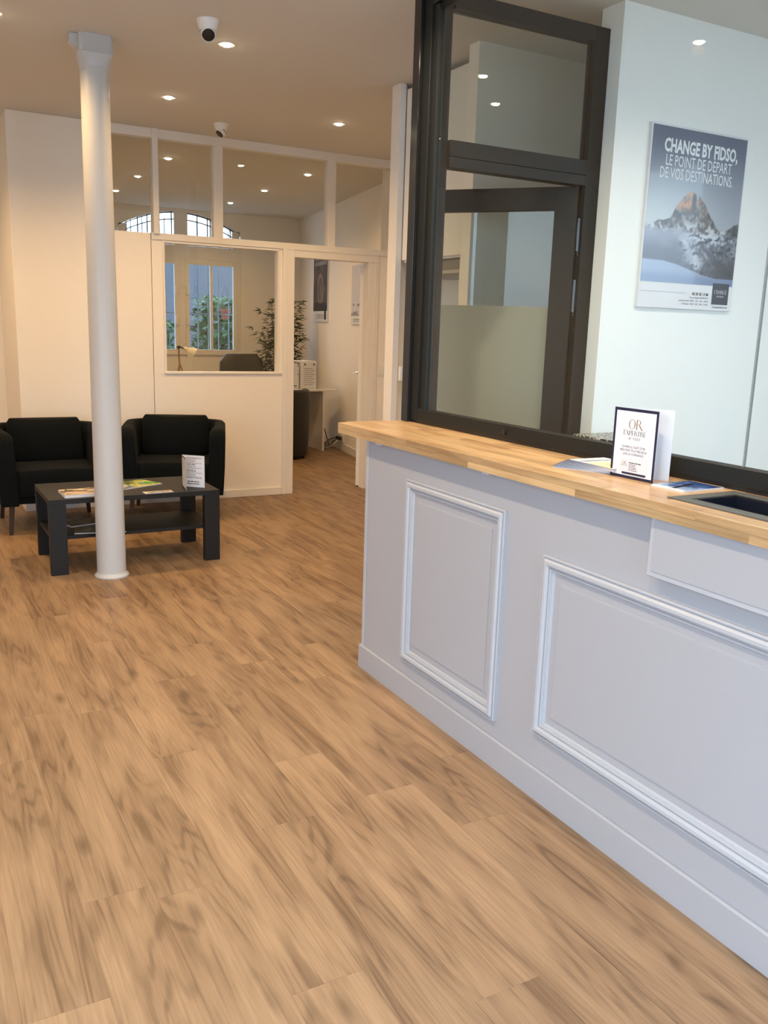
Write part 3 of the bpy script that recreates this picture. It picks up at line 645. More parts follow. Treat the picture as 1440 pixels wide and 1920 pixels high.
# white box under the pass-through tray
pb = MB().box(*cbox(1.703, 1.7365, .75, 1.627, .878, 1.0395)); pb.done('tray_box', CNT2, ct, bevel=.002)
MB().box(*cbox(1.7005, 1.703, .758, 1.612, .893, 1.0395)).done('tray_box_face', CNT, ct, bevel=.001)

# worktop of oak staves
wt = empty('oak_worktop', (1.88, 1.6, 1.04)); T(wt, 'oak butcher-block worktop along the reception counter', 'worktop')
rg = random.Random(5)
ends = {0: 3.475, 1: 3.497, 2: 3.50}
rows = 8; wS = .40/rows
st_cache = {}
def stave(x0, x1, y0, y1, z0, z1, bev=.0012):
    key = tuple(round(v, 4) for v in (x1-x0, y1-y0, z1-z0))
    if key not in st_cache:
        w, l, h = key; mb = MB(); e = bev
        a = [(-w/2, -l/2), (w/2, -l/2), (w/2, l/2), (-w/2, l/2)]; b = [(-w/2+e, -l/2+.0002), (w/2-e*.2, -l/2+.0002), (w/2-e*.2, l/2-.0002), (-w/2+e, l/2-.0002)]
        mb.loft([[(x, y, 0) for x, y in a], [(x, y, h-e) for x, y in a], [(x, y, h) for x, y in b]]); o = mb.done('stave', WTP, wt); st_cache[key] = o.data; bpy.data.objects.remove(o)
    o = bpy.data.objects.new('stave', st_cache[key]); COL.objects.link(o); o.parent = wt; o.location = ((x0+x1)/2-1.88, (y0+y1)/2-1.6, z0-1.04)
TX0, TX1, TY1 = 1.762, 1.998, 1.598            # opening of the tray
for r_ in range(rows):
    x0 = 1.680+r_*wS; x1 = x0+wS; layers = ((1.04, 1.0615), (1.062, 1.085)) if r_ == 0 else ((1.04, 1.085),)
    for z0, z1 in layers:
        y = ends.get(r_, 3.50)
        while y > -.2:
            L = round(rg.uniform(.28, .62), 2); ya = max(y-L, -.2)
            if x1 > TX0+.001 and x0 < TX1-.001 and y > TY1 and ya < TY1: ya = TY1
            if x1 > TX0+.001 and x0 < TX1-.001 and y <= TY1:
                if x0 < TX0: stave(x0, TX0, ya, y, z0, z1)
                if x1 > TX1: stave(TX1, x1, ya, y, z0, z1)
            else: stave(x0, x1, ya, y, z0, z1)
            y = ya
# pass-through tray
ty = empty('cash_tray', (1.88, 1.25, 1.04)); T(ty, 'dark grey pass-through cash tray let into the oak worktop', 'tray')
GT = mat('tray_rim', (.075, .078, .074), .45); x0, x1, y0, y1 = 1.745-1.88, 1.999-1.88, .70-1.25, 1.620-1.25
rim = MB(); i1 = .042
for a in ((x0, x1, y1-i1, y1), (x0, x1, y0, y0+i1), (x0, x0+i1, y0+i1, y1-i1), (x1-i1, x1, y0+i1, y1-i1)): rim.box(*a, .0452, .0482)
rim.done('tray_rim', GT, ty)
bz = MB(); i2 = .052
for a in ((x0+i1, x1-i1, y1-i2, y1-i1), (x0+i1, x1-i1, y0+i1, y0+i2), (x0+i1, x0+i2, y0+i2, y1-i2), (x1-i2, x1-i1, y0+i2, y1-i2)): bz.box(*a, .036, .0472)
bz.done('tray_lip', BLK, ty)
wl = MB()
for a in ((x0+i2, x1-i2, y1-i2-.004, y1-i2), (x0+i2, x1-i2, y0+i2, y0+i2+.004), (x0+i2, x0+i2+.004, y0+i2, y1-i2), (x1-i2-.004, x1-i2, y0+i2, y1-i2)): wl.box(*a, -.06, .044)
wl.box(x0+i2, x1-i2, y0+i2, y1-i2, -.064, -.06); wl.done('tray_well', mat('navy_plastic', (.010, .012, .02), .22), ty)
MB().tube([(.03, .18, -.058), (.05, .16, -.03), (.055, .13, .01), (.05, .10, .03)], .004, 8).done('tray_grip', CHR, ty)

# ------------------------------------------------------------------ glass screen on the counter, and the glazed side frame
SX = 2.02
sc = empty('counter_screen', (SX, 2.0, 1.085)); T(sc, 'dark framed security glass screen standing on the counter worktop', 'glass screen')
def sb(x0, x1, y0, y1, z0, z1): return (x0-SX, x1-SX, y0-2.0, y1-2.0, z0-1.085, z1-1.085)
MB().box(*sb(2.004, 2.075, 3.432, 3.487, 1.0855, 2.86)).done('corner_post', ALU2, sc, bevel=.002)
MB().box(*sb(2.020, 2.060, 3.372, 3.428, 1.0975, 2.848)).done('stile', ALU, sc, bevel=.002)
MB().box(*sb(2.030, 2.060, 3.350, 3.371, 1.14, 2.80)).box(*sb(2.026, 2.058, 3.322, 3.348, 1.14, 2.79)).done('glazing_bead', ALU, sc, bevel=.001)
MB().box(*sb(2.020, 2.060, -.18, 3.371, 1.0975, 1.150)).done('bottom_rail', ALU, sc, bevel=.003)
MB().box(*sb(2.028, 2.060, -.18, 3.430, 1.0855, 1.097)).done('gasket', BLK, sc)
MB().box(*sb(2.020, 2.060, -.18, 3.371, 2.795, 2.848)).done('top_rail', ALU, sc, bevel=.003)
MB().box(*sb(2.004, 2.075, -.18, 3.431, 2.850, 2.862)).done('head_cover', ALU2, sc)
MB().box(*sb(2.034, 2.060, -.18, 3.321, 2.772, 2.794)).done('glazing_bead', ALU, sc, bevel=.001)
for ya, yb_ in ((1.634, 3.321), (-.18, 1.628)): MB().box(*sb(2.038, 2.046, ya, yb_, 1.150, 2.772)).done('pane', GLS2, sc)
MB().box(*sb(2.0385, 2.0455, 1.6283, 1.6337, 1.151, 2.771)).done('joint_seal', mat('silicone', (.22, .25, .26), .3), sc)
k = MB().lathe([(.011, 0), (.011, .004), (.006, .006), (.006, .012)], 20, (2.020-SX, 2.715-2.0, 1.122-1.085), (-1, 0, 0)).box(*sb(2.003, 2.009, 2.690, 2.717, 1.119, 1.125)); k.done('latch', BLK, sc, smooth=True)

FY = 3.335
sf = empty('glazed_side_frame', (2.5, FY, 0)); T(sf, 'dark grey glazed side frame with fixed light above its open door', 'glazed frame')
def fb(x0, x1, y0, y1, z0, z1): return (x0-2.5, x1-2.5, y0-FY, y1-FY, z0, z1)
MB().box(*fb(2.078, 2.112, 3.355, 3.395, 0, 2.855)).done('left_stile', ALU, sf, bevel=.0015)
MB().box(*fb(2.864, 2.9455, FY, 3.395, 0, 2.855)).done('right_stile', ALU, sf, bevel=.0015)
MB().box(*fb(2.112, 2.864, FY, 3.395, 2.789, 2.855)).done('head_rail', ALU, sf, bevel=.0015)
MB().box(*fb(2.112, 2.864, FY, 3.395, 2.219, 2.284)).done('transom', ALU, sf, bevel=.0015)
MB().box(*fb(2.112, 2.864, FY, 3.395, 2.173, 2.217)).done('door_head', ALU, sf, bevel=.0015)
MB().box(*fb(2.112, 2.864, 3.36, 3.366, 2.284, 2.789)).done('pane', GLS2, sf)
dl = empty("door_leaf", (2.850-2.5, 3.362-FY, 0), math.atan2(.764, -.645), sf)
# leaf local: +x along the leaf from the hinge edge, thickness about y=0
MB().box(0, .105, -.02, .02, .02, 2.170).box(.72, .80, -.02, .02, .02, 2.170).box(.105, .72, -.02, .02, 2.065, 2.170).box(.105, .72, -.02, .02, .02, .14).done('leaf_frame', ALU, dl, bevel=.0015)
MB().box(.105, .72, -.004, .004, .14, 2.065).done('leaf_pane', GLS2, dl)
MB().box(.106, .719, .0045, .0055, .141, 1.620).done('frosted_film', FRO, dl)
for z in (1.90, 1.62, .4): MB().box(-.022, .004, -.022, -.006, z-.02, z+.13).lathe([(.011, 0), (.011, .17)], 12, (-.012, -.018, z-.04)).done('hinge', ALU2, dl, bevel=.001)

# speckled ledge behind the screen
T(MB().box(2.83, 3.09, 2.95, 3.254, .985, 1.026).done('back_ledge', GRAN, bevel=.002), 'black and white speckled desk ledge behind the glass screen', 'ledge')
bl = bpy.data.objects['back_ledge']
for x, y in ((2.86, 2.98), (3.04, 2.98), (2.86, 3.20), (3.04, 3.20)): MB().box(x, x+.03, y, y+.03, 0, .985).done('leg', BLK, bl)

# ------------------------------------------------------------------ things on the worktop
WZ = 1.085
lp = empty('display_card', (1.866, 1.965, WZ)); T(lp, 'navy-framed folded card reading OR EXPERTISE standing on the worktop', 'card')
A = Vector((0, 0, 0)); B = Vector((.008, -.168, 0)); Cc = Vector((.088, -.150, 0)); H2 = .206
def leafp(a, b, h, name):
    d = (b-a).normalized(); n = Vector((d.y, -d.x, 0))*.0006
    return MB().loft([[a+n, b+n, b-n, a-n], [a+n+Vector((0, 0, h)), b+n+Vector((0, 0, h)), b-n+Vector((0, 0, h)), a-n+Vector((0, 0, h))]]).done(name, PAP, lp)
leafp(A, B, H2, 'front_leaf'); leafp(A, Cc, H2, 'back_leaf')
d = (B-A).normalized(); L = (B-A).length; nn = Vector((d.y, -d.x, 0)); nn = nn if nn.x < 0 else -nn
FM = frame_mtx(nn*.0009, d, (0, 0, 1))
if (Vector((FM[0][2], FM[1][2], FM[2][2]))).x > 0: print('card normal points away')
bd = MB(); b_ = .0085
for x0, x1, z0, z1 in ((0, L, 0, b_), (0, L, H2-b_, H2), (0, b_, b_, H2-b_), (L-b_, L, b_, H2-b_)): bd.poly([FM @ Vector(p) for p in ((x0, z0, 0), (x1, z0, 0), (x1, z1, 0), (x0, z1, 0))])
bd.done('navy_border', NAV, lp)
tm = lambda x, z: FM @ Matrix.Translation((x, z, .0004))
serif_text('logo_or', 'OR', .0285, GLD, lp, tm(L/2, .146)); serif_text('logo_expertise', 'EXPERTISE', .0138, INK2, lp, tm(L/2, .1275))
text('logo_by', 'BY FIDSO', .0115, INK2, lp, tm(L/2, .1145) @ Matrix.Diagonal((.62, 1, 1, 1)), space=1.5)
lines('logo_rule', [(L/2-.047, L/2-.030, .1445, .0006)], GLD, lp, tm(0, 0)); lines('logo_rule', [(L/2+.030, L/2+.047, .1445, .0006)], GLD, lp, tm(0, 0))
for i, s_ in enumerate(("QUAND IL S'AGIT D'OR,", "RIEN N'EST PLUS PRÉCIEUX", "QUE LA CONFIANCE")): text('motto', s_, .0098, INK, lp, tm(L/2, .0905-i*.0108) @ Matrix.Diagonal((.86, 1, 1, 1)))
bc = MB(); 
bc.poly([tm(0, 0) @ Vector(p) for p in ((.038, .015, 0), (L-.028, .015, 0), (L-.028, .063, 0), (.038, .063, 0))]); bc.done('business_card', mat('card_white', (.66, .66, .70), .3), lp)
serif_text('card_logo', 'OR', .009, GLD, lp, tm(.054, .041) @ Matrix.Translation((0, 0, .0004))); serif_text('card_logo', 'EXPERTISE', .0042, GLD, lp, tm(.054, .036) @ Matrix.Translation((0, 0, .0004)))
lines('card_print', [(.072, .118, .046, .0026)], INK2, lp, tm(0, 0) @ Matrix.Translation((0, 0, .0004)))
lines('card_print', [(.072, .098-.004*(i % 2)+i*.002, .041-i*.0042, .0016) for i in range(5)], INK, lp, tm(0, 0) @ Matrix.Translation((0, 0, .0004)))
cb = MB().poly([tm(0, 0) @ Vector(p) for p in ((.047, .0125, .0004), (L-.030, .0125, .0004), (L-.030, .0185, .0004), (.047, .0185, .0004))]); cb.done('card_bar', NAV, lp)

# fanned stack of brochures
for i in range(8):
    label = ('top brochure of the fanned pile on the worktop, beige and white cover' if i == 7 else ('bottom','second lowest','third lowest','fourth lowest','fourth from the top','third from the top','second from the top')[i]+' navy-edged brochure of the fanned pile on the worktop')
    r = empty('brochure', (1.905+.0035*i, 2.085-.006*i, WZ+.0026*i), math.radians(118-4.2*i)); T(r, label, 'brochure', 'brochures fanned on the worktop' if i < 7 else None)
    MB().box(-.105, .105, -.075, .075, 0, .0020).done('pages', PAP, r); MB().box(-.106, .106, -.076, .076, .0020, .0025).done('cover', NAV, r)
    if i == 7:
        MB().box(-.102, .02, -.072, .072, .00251, .0027).done('beige_print', BEI, r); MB().box(.022, .103, -.072, .072, .00251, .0027).done('white_print', PAP, r)
        lines('cover_print', [(.03, .09, .05-.012*k, .003) for k in range(5)], INK, r, Matrix.Translation((0, 0, .0029))); lines('cover_title', [(-.08, -.02, .02, .006), (-.08, -.03, .0, .006)], INK2, r, Matrix.Translation((0, 0, .0029)))
        MB().box(.05, .058, -.07, .07, .0028, .0030).done('navy_stripe', NAV, r)
booklet('brochure', (1.930, 1.722, WZ), math.radians(2), .165, .115, .004, pic_plane, 'brochure with an aeroplane on a blue sky, lying before the cash tray', 'brochure', nx=60, ny=40)

# ------------------------------------------------------------------ mountain poster
def ridge(U, base, amp, f, seed): return base+amp*(vnoise(U, U*0+.37, f, seed, 5)-.5)
def mountain(U, V):
    B = np.zeros(U.shape+(3,)); y = V   # v up
    img = mixa(B+C3(176, 182, 186), B+C3(94, 102, 124), sst(.36, 1.0, y))
    img = mixa(img, B+C3(112, 122, 146), sst(.2, .9, U)*sst(.9, .5, y)*.35)
    px = np.array([0, .06, .12, .19, .25, .30, .35, .40, .43, .447, .47, .49, .505, .51, .525, .54, .56, .60, .64, .69, .73, .76, .80, .84, .89, .95, 1.0])
    py = np.array([.365, .385, .41, .415, .43, .50, .55, .595, .605, .618, .612, .605, .60, .565, .575, .602, .575, .545, .50, .45, .42, .385, .372, .375, .40, .425, .43])
    top = np.interp(U, px, py)+.022*(vnoise(U, V*.25, 22, 2, 4)-.5)
    diag = U*.9+.5*V
    rock = vnoise(diag, V*1.0-.3*U, 20, 5); fine = vnoise(diag, V-.4*U, 46, 8, 3)
    rk = mixa(B+C3(44, 42, 44), B+C3(132, 124, 118), sst(.32, .68, .55*rock+.45*fine))
    body = sst(.0, .03, top-y)
    glow = sst(.455, .53, y)*sst(.30, .52, vnoise(U+.25*V, V*.8, 11, 21))*sst(.25, .33, U); rk = mixa(rk, B+C3(206, 146, 108), glow*.85)
    rk = mixa(rk, B+C3(58, 50, 46), sst(.035, .008, np.abs(U-.485-.12*(y-.55)))*sst(.44, .50, y)*.85)
    rk = mixa(rk, B+C3(60, 58, 60), sst(.46, .40, y)*sst(.36, .40, y)*.35)
    snow = sst(.47, .55, .5*vnoise(U+.9*V, V, 9, 11)+.5*fine); rk = mixa(rk, B+C3(196, 200, 208), snow*sst(.47, .36, y)*.85)
    m = sst(0, .004, top-y); img = mixa(img, rk, m)
    sl = mixa(B+C3(88, 92, 106), B+C3(186, 192, 204), sst(.34, .60, .7*vnoise(U*1.1+V, V*1.5, 8, 14)+.3*fine)); sl = mixa(sl, B+C3(52, 54, 62), sst(.60, .66, vnoise(U-.6*V, V*2.2, 22, 15, 3))*.8)
    img = mixa(img, sl, sst(.37, .33, y)*m)
    cloud = mixa(B+C3(140, 144, 160), B+C3(84, 86, 102), sst(.36, .14, y+.05*(vnoise(U, V, 6, 41)-.5))); cl = sst(.60, .32, U+.35*(vnoise(U, V*1.6, 5, 17)-.5)+.25*(y-.3))*sst(.39, .33, y+.05*(vnoise(U, V, 7, 18)-.5)); img = mixa(img, cloud, cl*.96)
    dk = sst(.50, .78, U+.35*(vnoise(U, V, 6, 19)-.5))*sst(.27, .15, y+.06*(vnoise(U, V, 9, 20)-.5)); img = mixa(img, mixa(B+C3(52, 52, 60), B+C3(84, 84, 92), rock), dk*.95)
    rr = sst(0, .008, np.interp(U, [.82, .86, .90, .96, 1.0], [.33, .385, .40, .43, .435])+.02*(fine-.5)-y)*sst(.84, .88, U)*sst(.325, .36, y); img = mixa(img, mixa(B+C3(46, 48, 54), B+C3(96, 98, 104), fine), rr*.9)
    fg = np.interp(U, [0, .2, .35, .5, .65, .8, 1.0], [.150, .148, .130, .100, .068, .050, .050]); img = mixa(img, mixa(B+C3(146, 160, 188), B+C3(116, 132, 164), sst(.10, .02, y)), sst(0, .004, fg-y)); return img
def wall_poster(name, mtx, label, w, h, fn, nx, ny, head=True):
    r = empty(name, (0, 0, 0)); T(r, label, 'poster'); r.matrix_world = mtx
    I = Matrix.Identity(4)
    MB().box(0, w, 0, h, 0, .016).done('board', PAP, r, bevel=.001)
    picture('picture', w-.014, h*.845, nx, ny, fn, r, Matrix.Translation((.007, h*.145, .0166)), PRG if head else PRT)
    return r
pm = frame_mtx(Vector((3.157, 3.2555, 1.636)), (1, 0, 0), (0, 0, 1))          # u=+x, v=+z -> normal -y
w, h = .655, .840
r = wall_poster('mountain_poster', pm, 'poster of a snowy rocky peak headed CHANGE BY FIDSO on the white wall', w, h, mountain, 150, 170)
tp = lambda x, z: Matrix.Translation((x, z, .0172))
text('headline', 'CHANGE BY FIDSO,', .082, WINK, r, tp(w*.515, .722) @ Matrix.Diagonal((.695, 1, 1, 1)), bold=.0028)
text('headline', 'LE POINT DE DÉPART', .071, WINK, r, tp(w*.50, .660) @ Matrix.Diagonal((.66, 1, 1, 1)))
text('headline', 'DE VOS DESTINATIONS.', .071, WINK, r, tp(w*.49, .602) @ Matrix.Diagonal((.655, 1, 1, 1)))
MB().box(w*.775, w*.955, .030, .030+.105, .0172, .0178).done('logo_square', mat('slate_print', lin(52, 54, 66), .4), r)
serif_text('logo', 'CHANGE', .0190, WINK, r, Matrix.Translation((w*.865, .083, .0182))); text('logo_by', 'BY FIDSO', .012, WINK, r, Matrix.Translation((w*.865, .066, .0182)))
text('phone', '05 59 05 13 86', .019, INK2, r, tp(w*.735, .070), align='RIGHT', bold=.0004)
text('address', '10 rue Latapie 64000 PAU', .0125, INK, r, tp(w*.735, .054), align='RIGHT'); text('hours', 'Lundi au jeudi : 9h30 - 12h - 14h - 18h30', .0125, INK, r, tp(w*.735, .038), align='RIGHT')
text('hours', 'Vendredi : 9h30 - 12h - 14h - 17h30', .0125, INK, r, tp(w*.735, .022), align='RIGHT'); text('web', 'changebyfidso.com', .0145, INK2, r, tp(w*.955, .013), align='RIGHT')
MB().box(.01, w*.49, .0775, .0782, .0165, .0172).done('rule', INK, r)

# posters in the office, on the slanted wall
def dark_city(U, V):
    B = np.zeros(U.shape+(3,)); n = vnoise(U, V, 6, 3); img = mixa(B+C3(58, 50, 46), B+C3(96, 84, 74), sst(.3, .8, n)); ring = np.abs(np.hypot((U-.5)*1.1, (V-.34)*.9)-.20); img = mixa(img, B+C3(170, 140, 112), sst(.05, .0, ring)*.8)
    cone = sst(.09, .0, np.abs(U-.5)-.10*(.6-V))*sst(.1, .2, V)*sst(.62, .5, V); img = mixa(img, B+C3(134, 110, 90), cone*.7*n*1.4); img[V < .10+.06*vnoise(U, V*0, 8, 5)] = C3(26, 24, 24); return img
def pale_print(U, V):
    B = np.zeros(U.shape+(3,)); n = vnoise(U, V, 7, 8); img = B+C3(206, 206, 214); img = mixa(img, B+C3(120, 116, 118), ((V < .25) & (n > .5)).astype(float)*.8); img = mixa(img, B+C3(110, 96, 110), ((U > .55) & (V > .55) & (V < .85) & (np.abs(U-.75-.3*(V-.7)) < .12)).astype(float)*.8); return img
def on_right(s, z): q = RW(s, z, .001); return frame_mtx(q, -dR if False else dR, (0, 0, 1))
def s_of(y): return (y-pR.y)/dR.y
# local x must run so that normal points into the room (-x side): u = -dR
def rmtx(y_far, z): q = RW(s_of(y_far), z, .001); return frame_mtx(q, -dR, (0, 0, 1))
a = wall_poster('dark_poster', rmtx(11.14, 1.545), 'dark poster on the office wall seen through the open door', .73, .96, dark_city, 60, 80, False)
text('headline', 'CHANGE BY FIDSO,', .075, WINK, a, Matrix.Translation((.365, .86, .0172)) @ Matrix.Diagonal((.9, 1, 1, 1)), bold=.001)
text('headline', 'LE POINT DE DÉPART', .065, WINK, a, Matrix.Translation((.365, .79, .0172)) @ Matrix.Diagonal((.85, 1, 1, 1))); text('headline', 'DE VOS DESTINATIONS.', .065, WINK, a, Matrix.Translation((.365, .72, .0172)) @ Matrix.Diagonal((.85, 1, 1, 1)))
MB().box(.58, .68, .03, .17, .0168, .0174).done('logo_square', INK2, a); lines('small_print', [(.2, .55, .09-i*.022, .008) for i in range(3)], INK, a, Matrix.Translation((0, 0, .0168)))
b = wall_poster('pale_poster', rmtx(9.36, 1.525), 'pale poster half hidden by the open office door leaf', .62, .66, pale_print, 50, 60, False)
lines('small_print', [(.1, .4, .05-i*.02, .008) for i in range(2)], INK, b, Matrix.Translation((0, 0, .0168)))

# ------------------------------------------------------------------ office furniture
dk = empty('office_desk', (3.70, 10.05, 0)); T(dk, 'white office desk with glass top, seen through the office door', 'desk')
MB().box(-1.2, .96, -.36, .36, .722, .742).done('desk_top', TRIM, dk, bevel=.002); MB().box(-1.2, .965, -.365, .365, .7425, .749).done('glass_sheet', GLS, dk)
for sx in (-1.18, .78): MB().box(sx, sx+.025, -.35, .35, 0, .722).done('side_panel', TRIM, dk)
MB().box(-1.155, .78, .28, .30, .30, .722).done('modesty_panel', TRIM, dk)
for i, (x, y, rz, lab) in enumerate(((4.345, 9.97, .16, 'white document box with printed sheet, rightmost on the office desk'), (4.195, 9.99, .1, 'white document box beside the office door post, left of the other'))):
    bx = empty('file_box', (x, y, .75), rz); T(bx, lab, 'box', 'document boxes on the office desk')
    MB().box(-.10 if i == 0 else -.045, .10 if i == 0 else .03, -.12, .12, 0, .325).done('box_body', PAP, bx, bevel=.002)
    mt = frame_mtx(Vector((0, -.1205, 0)), (1, 0, 0), (0, 0, 1))
    if i == 0:
        lines('sheet_print', [(-.075, .08 if k % 2 else .05, .23-.024*k, .006) for k in range(9)], INK, bx, mt)
        sq = MB()
        for xx in (-.075, .055): sq.box(xx, xx+.02, -.1225, -.1205, .275, .295)
        sq.done('clips', INK2, bx)
    else:
        sq = MB(); sq.box(-.04, .0, -.1225, -.1205, .30, .31).box(.008, .026, -.1225, -.1205, .285, .305).box(.012, .024, -.1225, -.1205, .26, .27).box(-.04, 0, -.1225, -.1205, .02, .03).box(.012, .024, -.1225, -.1205, .16, .17); sq.done('clips', INK2, bx)
# desk lamp on a wooden tripod
dl_ = empty('desk_lamp', (2.83, 10.05, .752)); T(dl_, 'cream desk lamp on a wooden tripod, left in the office window', 'lamp')
for a in (90, 210, 330): MB().tube([(0, 0, .27), (.10*math.cos(math.radians(a)), .10*math.sin(math.radians(a)), 0)], .009, 8).done('leg', TWD, dl_)
MB().tube([(0, 0, .25), (-.01, 0, .47)], .010, 8).done('stem', TWD, dl_); MB().lathe([(.018, 0), (.018, .03)], 14, (-.01, -.015, .455), (0, 1, 0)).tube([(-.01, 0, .47), (.05, 0, .44), (.08, 0, .43)], .008, 8).done('joint', BLK, dl_)
MB().lathe([(.012, -.01), (.022, 0), (.024, .03), (.045, .055), (.066, .09), (.072, .125), (.069, .125), (.062, .09), (.04, .058), (.018, .03)], 32, (.06, 0, .445), (.82, -.25, -.52), caps=False).done('lamp_shade', SHADE, dl_, smooth=True)
# swivel chair behind the desk (only its back rises above the sill)
ch = empty('office_chair', (3.92, 10.98, 0), .1); T(ch, 'black office chair whose backrest shows above the window sill', 'office chair')
cb = MB(); rr = []
for t, wd in ((0, .25), (.1, .275), (.5, .31), (.80, .30), (.93, .245), (1, .215)):
    rr.append([(x*2*wd, .05*t-.05*(1-(2*x)**2)+y*.10, .58+.53*t) for x, y, _ in sq_ring(.5, .5, 0, 8, 4)])
cb.loft(rr).done('backrest', LEA, ch, bevel=.01, smooth=True)
s = MB(); s.loft([[(x*.52, -.27+y*.5, z) for x, y, _ in sq_ring(.5, .5, 0, 8, 5)] for z in (.44, .46, .52, .54)]).done('seat', LEA, ch, bevel=.01, smooth=True)
MB().box(-.04, .04, -.02, .03, .45, .62).done('back_bracket', BLK, ch); MB().lathe([(.03, .08), (.03, .45)], 16, (0, -.25, 0)).done('gas_lift', CHR, ch, smooth=True)
for k in range(5):
    a = k*2*math.pi/5; l = MB().tube([(0, -.25, .10), (.28*math.cos(a), -.25+.28*math.sin(a), .07)], .022, 8, .014).done('leg', BLK, ch); MB().lathe([(.025, -.015), (.025, .015)], 14, (.28*math.cos(a), -.25+.28*math.sin(a), .026), (math.sin(a), -math.cos(a), 0)).done('castor', BLK, l)
# tub chair in front of the desk
tc_ = empty('tub_chair', (3.80, 9.32, 0), 0.0); T(tc_, 'black leather tub chair with its back to the office door', 'armchair')
sh = MB(); path = [(-.32, .35)]
for t in np.linspace(math.pi, 2*math.pi, 18): path.append((.33*math.cos(t), .02+.30*math.sin(t)))
path.append((.32, .35)); rings = []
for i, (x, y) in enumerate(path):
    a = Vector(path[max(0, i-1)]); b = Vector(path[min(len(path)-1, i+1)]); dd = (b-a).normalized(); n = Vector((-dd.y, dd.x)); k = min(1, max(0, (y-.05)/.3)); top = .79-.16*k
    rings.append([((x+n.x*u)*f, (y+n.y*u)*f, z) for u, z, f in ((0, .035, .90), (0, .30, .95), (0, top-.08, 1.0), (.01, top-.02, 1.0), (.04, top, 1.0), (.085, top-.01, 1.0), (.10, top-.06, 1.0), (.10, .40, .97), (.10, .035, .9))])
sh.loft(rings).done('shell', LEA, tc_, bevel=.01, smooth=True)
MB().loft([[(x*.46, .10+y*.5, z) for x, y, _ in sq_ring(.5, .5, 0, 8, 5)] for z in (.10, .40, .45, .46)]).done('seat_cushion', LEA, tc_, bevel=.01, smooth=True)
for x, y in ((-.22, -.15), (.22, -.15), (-.22, .25), (.22, .25)): MB().lathe([(.018, 0), (.02, .04), (.02, .105)], 12, (x*.9, y*.9, 0)).done('leg', BLK, tc_)
# bamboo plant in a black pot
bp = empty('bamboo_plant', (4.50, 11.20, 0)); T(bp, 'artificial bamboo plant in a dark pot behind the office desk', 'plant')
MB().lathe([(.13, 0), (.16, .30), (.17, .32), (.155, .32), (.14, .28)], 28, caps=True).done('pot', BLK, bp, smooth=True)
st = MB(); f = MB(); rg = random.Random(3)
for k in range(9):
    a = rg.uniform(0, 6.3); r0 = rg.uniform(.02, .08); hh = rg.uniform(1.35, 1.85); lean = rg.uniform(.05, .22); P = [Vector((r0*math.cos(a)+lean*math.cos(a)*(t**2), r0*math.sin(a)+lean*math.sin(a)*t**2, .28+(hh-.28)*t)) for t in np.linspace(0, 1, 7)]
    st.tube(P, .010, 6, .004)
    for j in range(46):
        t = rg.uniform(.22, 1.0); i = min(5, int(t*6)); c = P[i].lerp(P[i+1], t*6-i); az = rg.uniform(0, 6.3); tl = rg.uniform(.06, .22)*(1.15-t*.5)
        e = c+Vector((math.cos(az)*tl, math.sin(az)*tl, tl*.35))
        for q in range(4):
            s0 = e+Vector((rg.gauss(0, .012),)*3); az2 = az+rg.uniform(-1.2, 1.2); Lf = rg.uniform(.08, .14); tip = s0+Vector((math.cos(az2)*Lf, math.sin(az2)*Lf, rg.uniform(-.06, .05))); mid = s0.lerp(tip, .4)+Vector((0, 0, .008)); sd = Vector((-math.sin(az2), math.cos(az2), .3))*.011
            f.poly([s0, mid-sd, tip, mid+sd])
st.done('cane', STEM, bp); T(f.done('foliage', LEAF, bp), kind='stuff')
# sockets, switches, cables
sw = empty('light_switch', (3.944, PY0, 1.10)); T(sw, 'white light switch on the partition right of the office door', 'switch')
MB().box(-.04, .04, -.012, -.0005, -.04, .04).done('switch_plate', WHT, sw, bevel=.003); MB().lathe([(.024, 0), (.022, .006)], 20, (0, -.012, 0), (0, -1, 0)).done('rocker', WHT, sw)
q = RW(s_of(9.7), .15, .001)
so = empty('wall_socket', q); T(so, 'white socket block with black plugs low on the office wall', 'socket'); MS = frame_mtx(Vector((0, 0, 0)), -dR, (0, 0, 1))
MB().box(-.14, .14, -.04, .04, 0, .02, MS).done('socket_plate', WHT, so, bevel=.003)
for x in (-.03, .06): MB().box(x-.02, x+.02, -.02, .02, .021, .065, MS).done('plug', BLK, so, bevel=.005)
def cable(pts, M, label):
    Pn = [Vector(p) for p in pts]; sm = []
    for i in range(len(Pn)-1):
        a, b, c, d = Pn[max(i-1, 0)], Pn[i], Pn[i+1], Pn[min(i+2, len(Pn)-1)]
        for t in np.linspace(0, 1, 7)[:-1]: sm.append(.5*((2*b)+(-a+c)*t+(2*a-5*b+4*c-d)*t*t+(-a+3*b-3*c+d)*t**3))
    sm.append(Pn[-1]); T(MB().tube(sm, .006, 6).done('power_cable', M, None, smooth=True), label, 'cable', 'cables by the office desk')
cable([(4.675, 10.30, .42), (4.72, 10.2, .25), (4.70, 10.0, .06), (4.66, 9.85, .02), (4.62, 9.70, .10), (4.66, 9.66, .15)], BLK, 'black cable hanging from the desk to the wall socket')
cable([(4.69, 9.74, .15), (4.62, 9.80, .12), (4.58, 9.95, .02), (4.62, 10.15, .008), (4.66, 10.20, .10), (4.69, 10.15, .16)], BLK, 'black cable looping along the floor beside the desk panel')
cable([(4.69, 9.70, .12), (4.60, 9.74, .04), (4.62, 9.95, .008), (4.67, 10.1, .03)], WHT, 'white cable lying under the black ones at the socket')

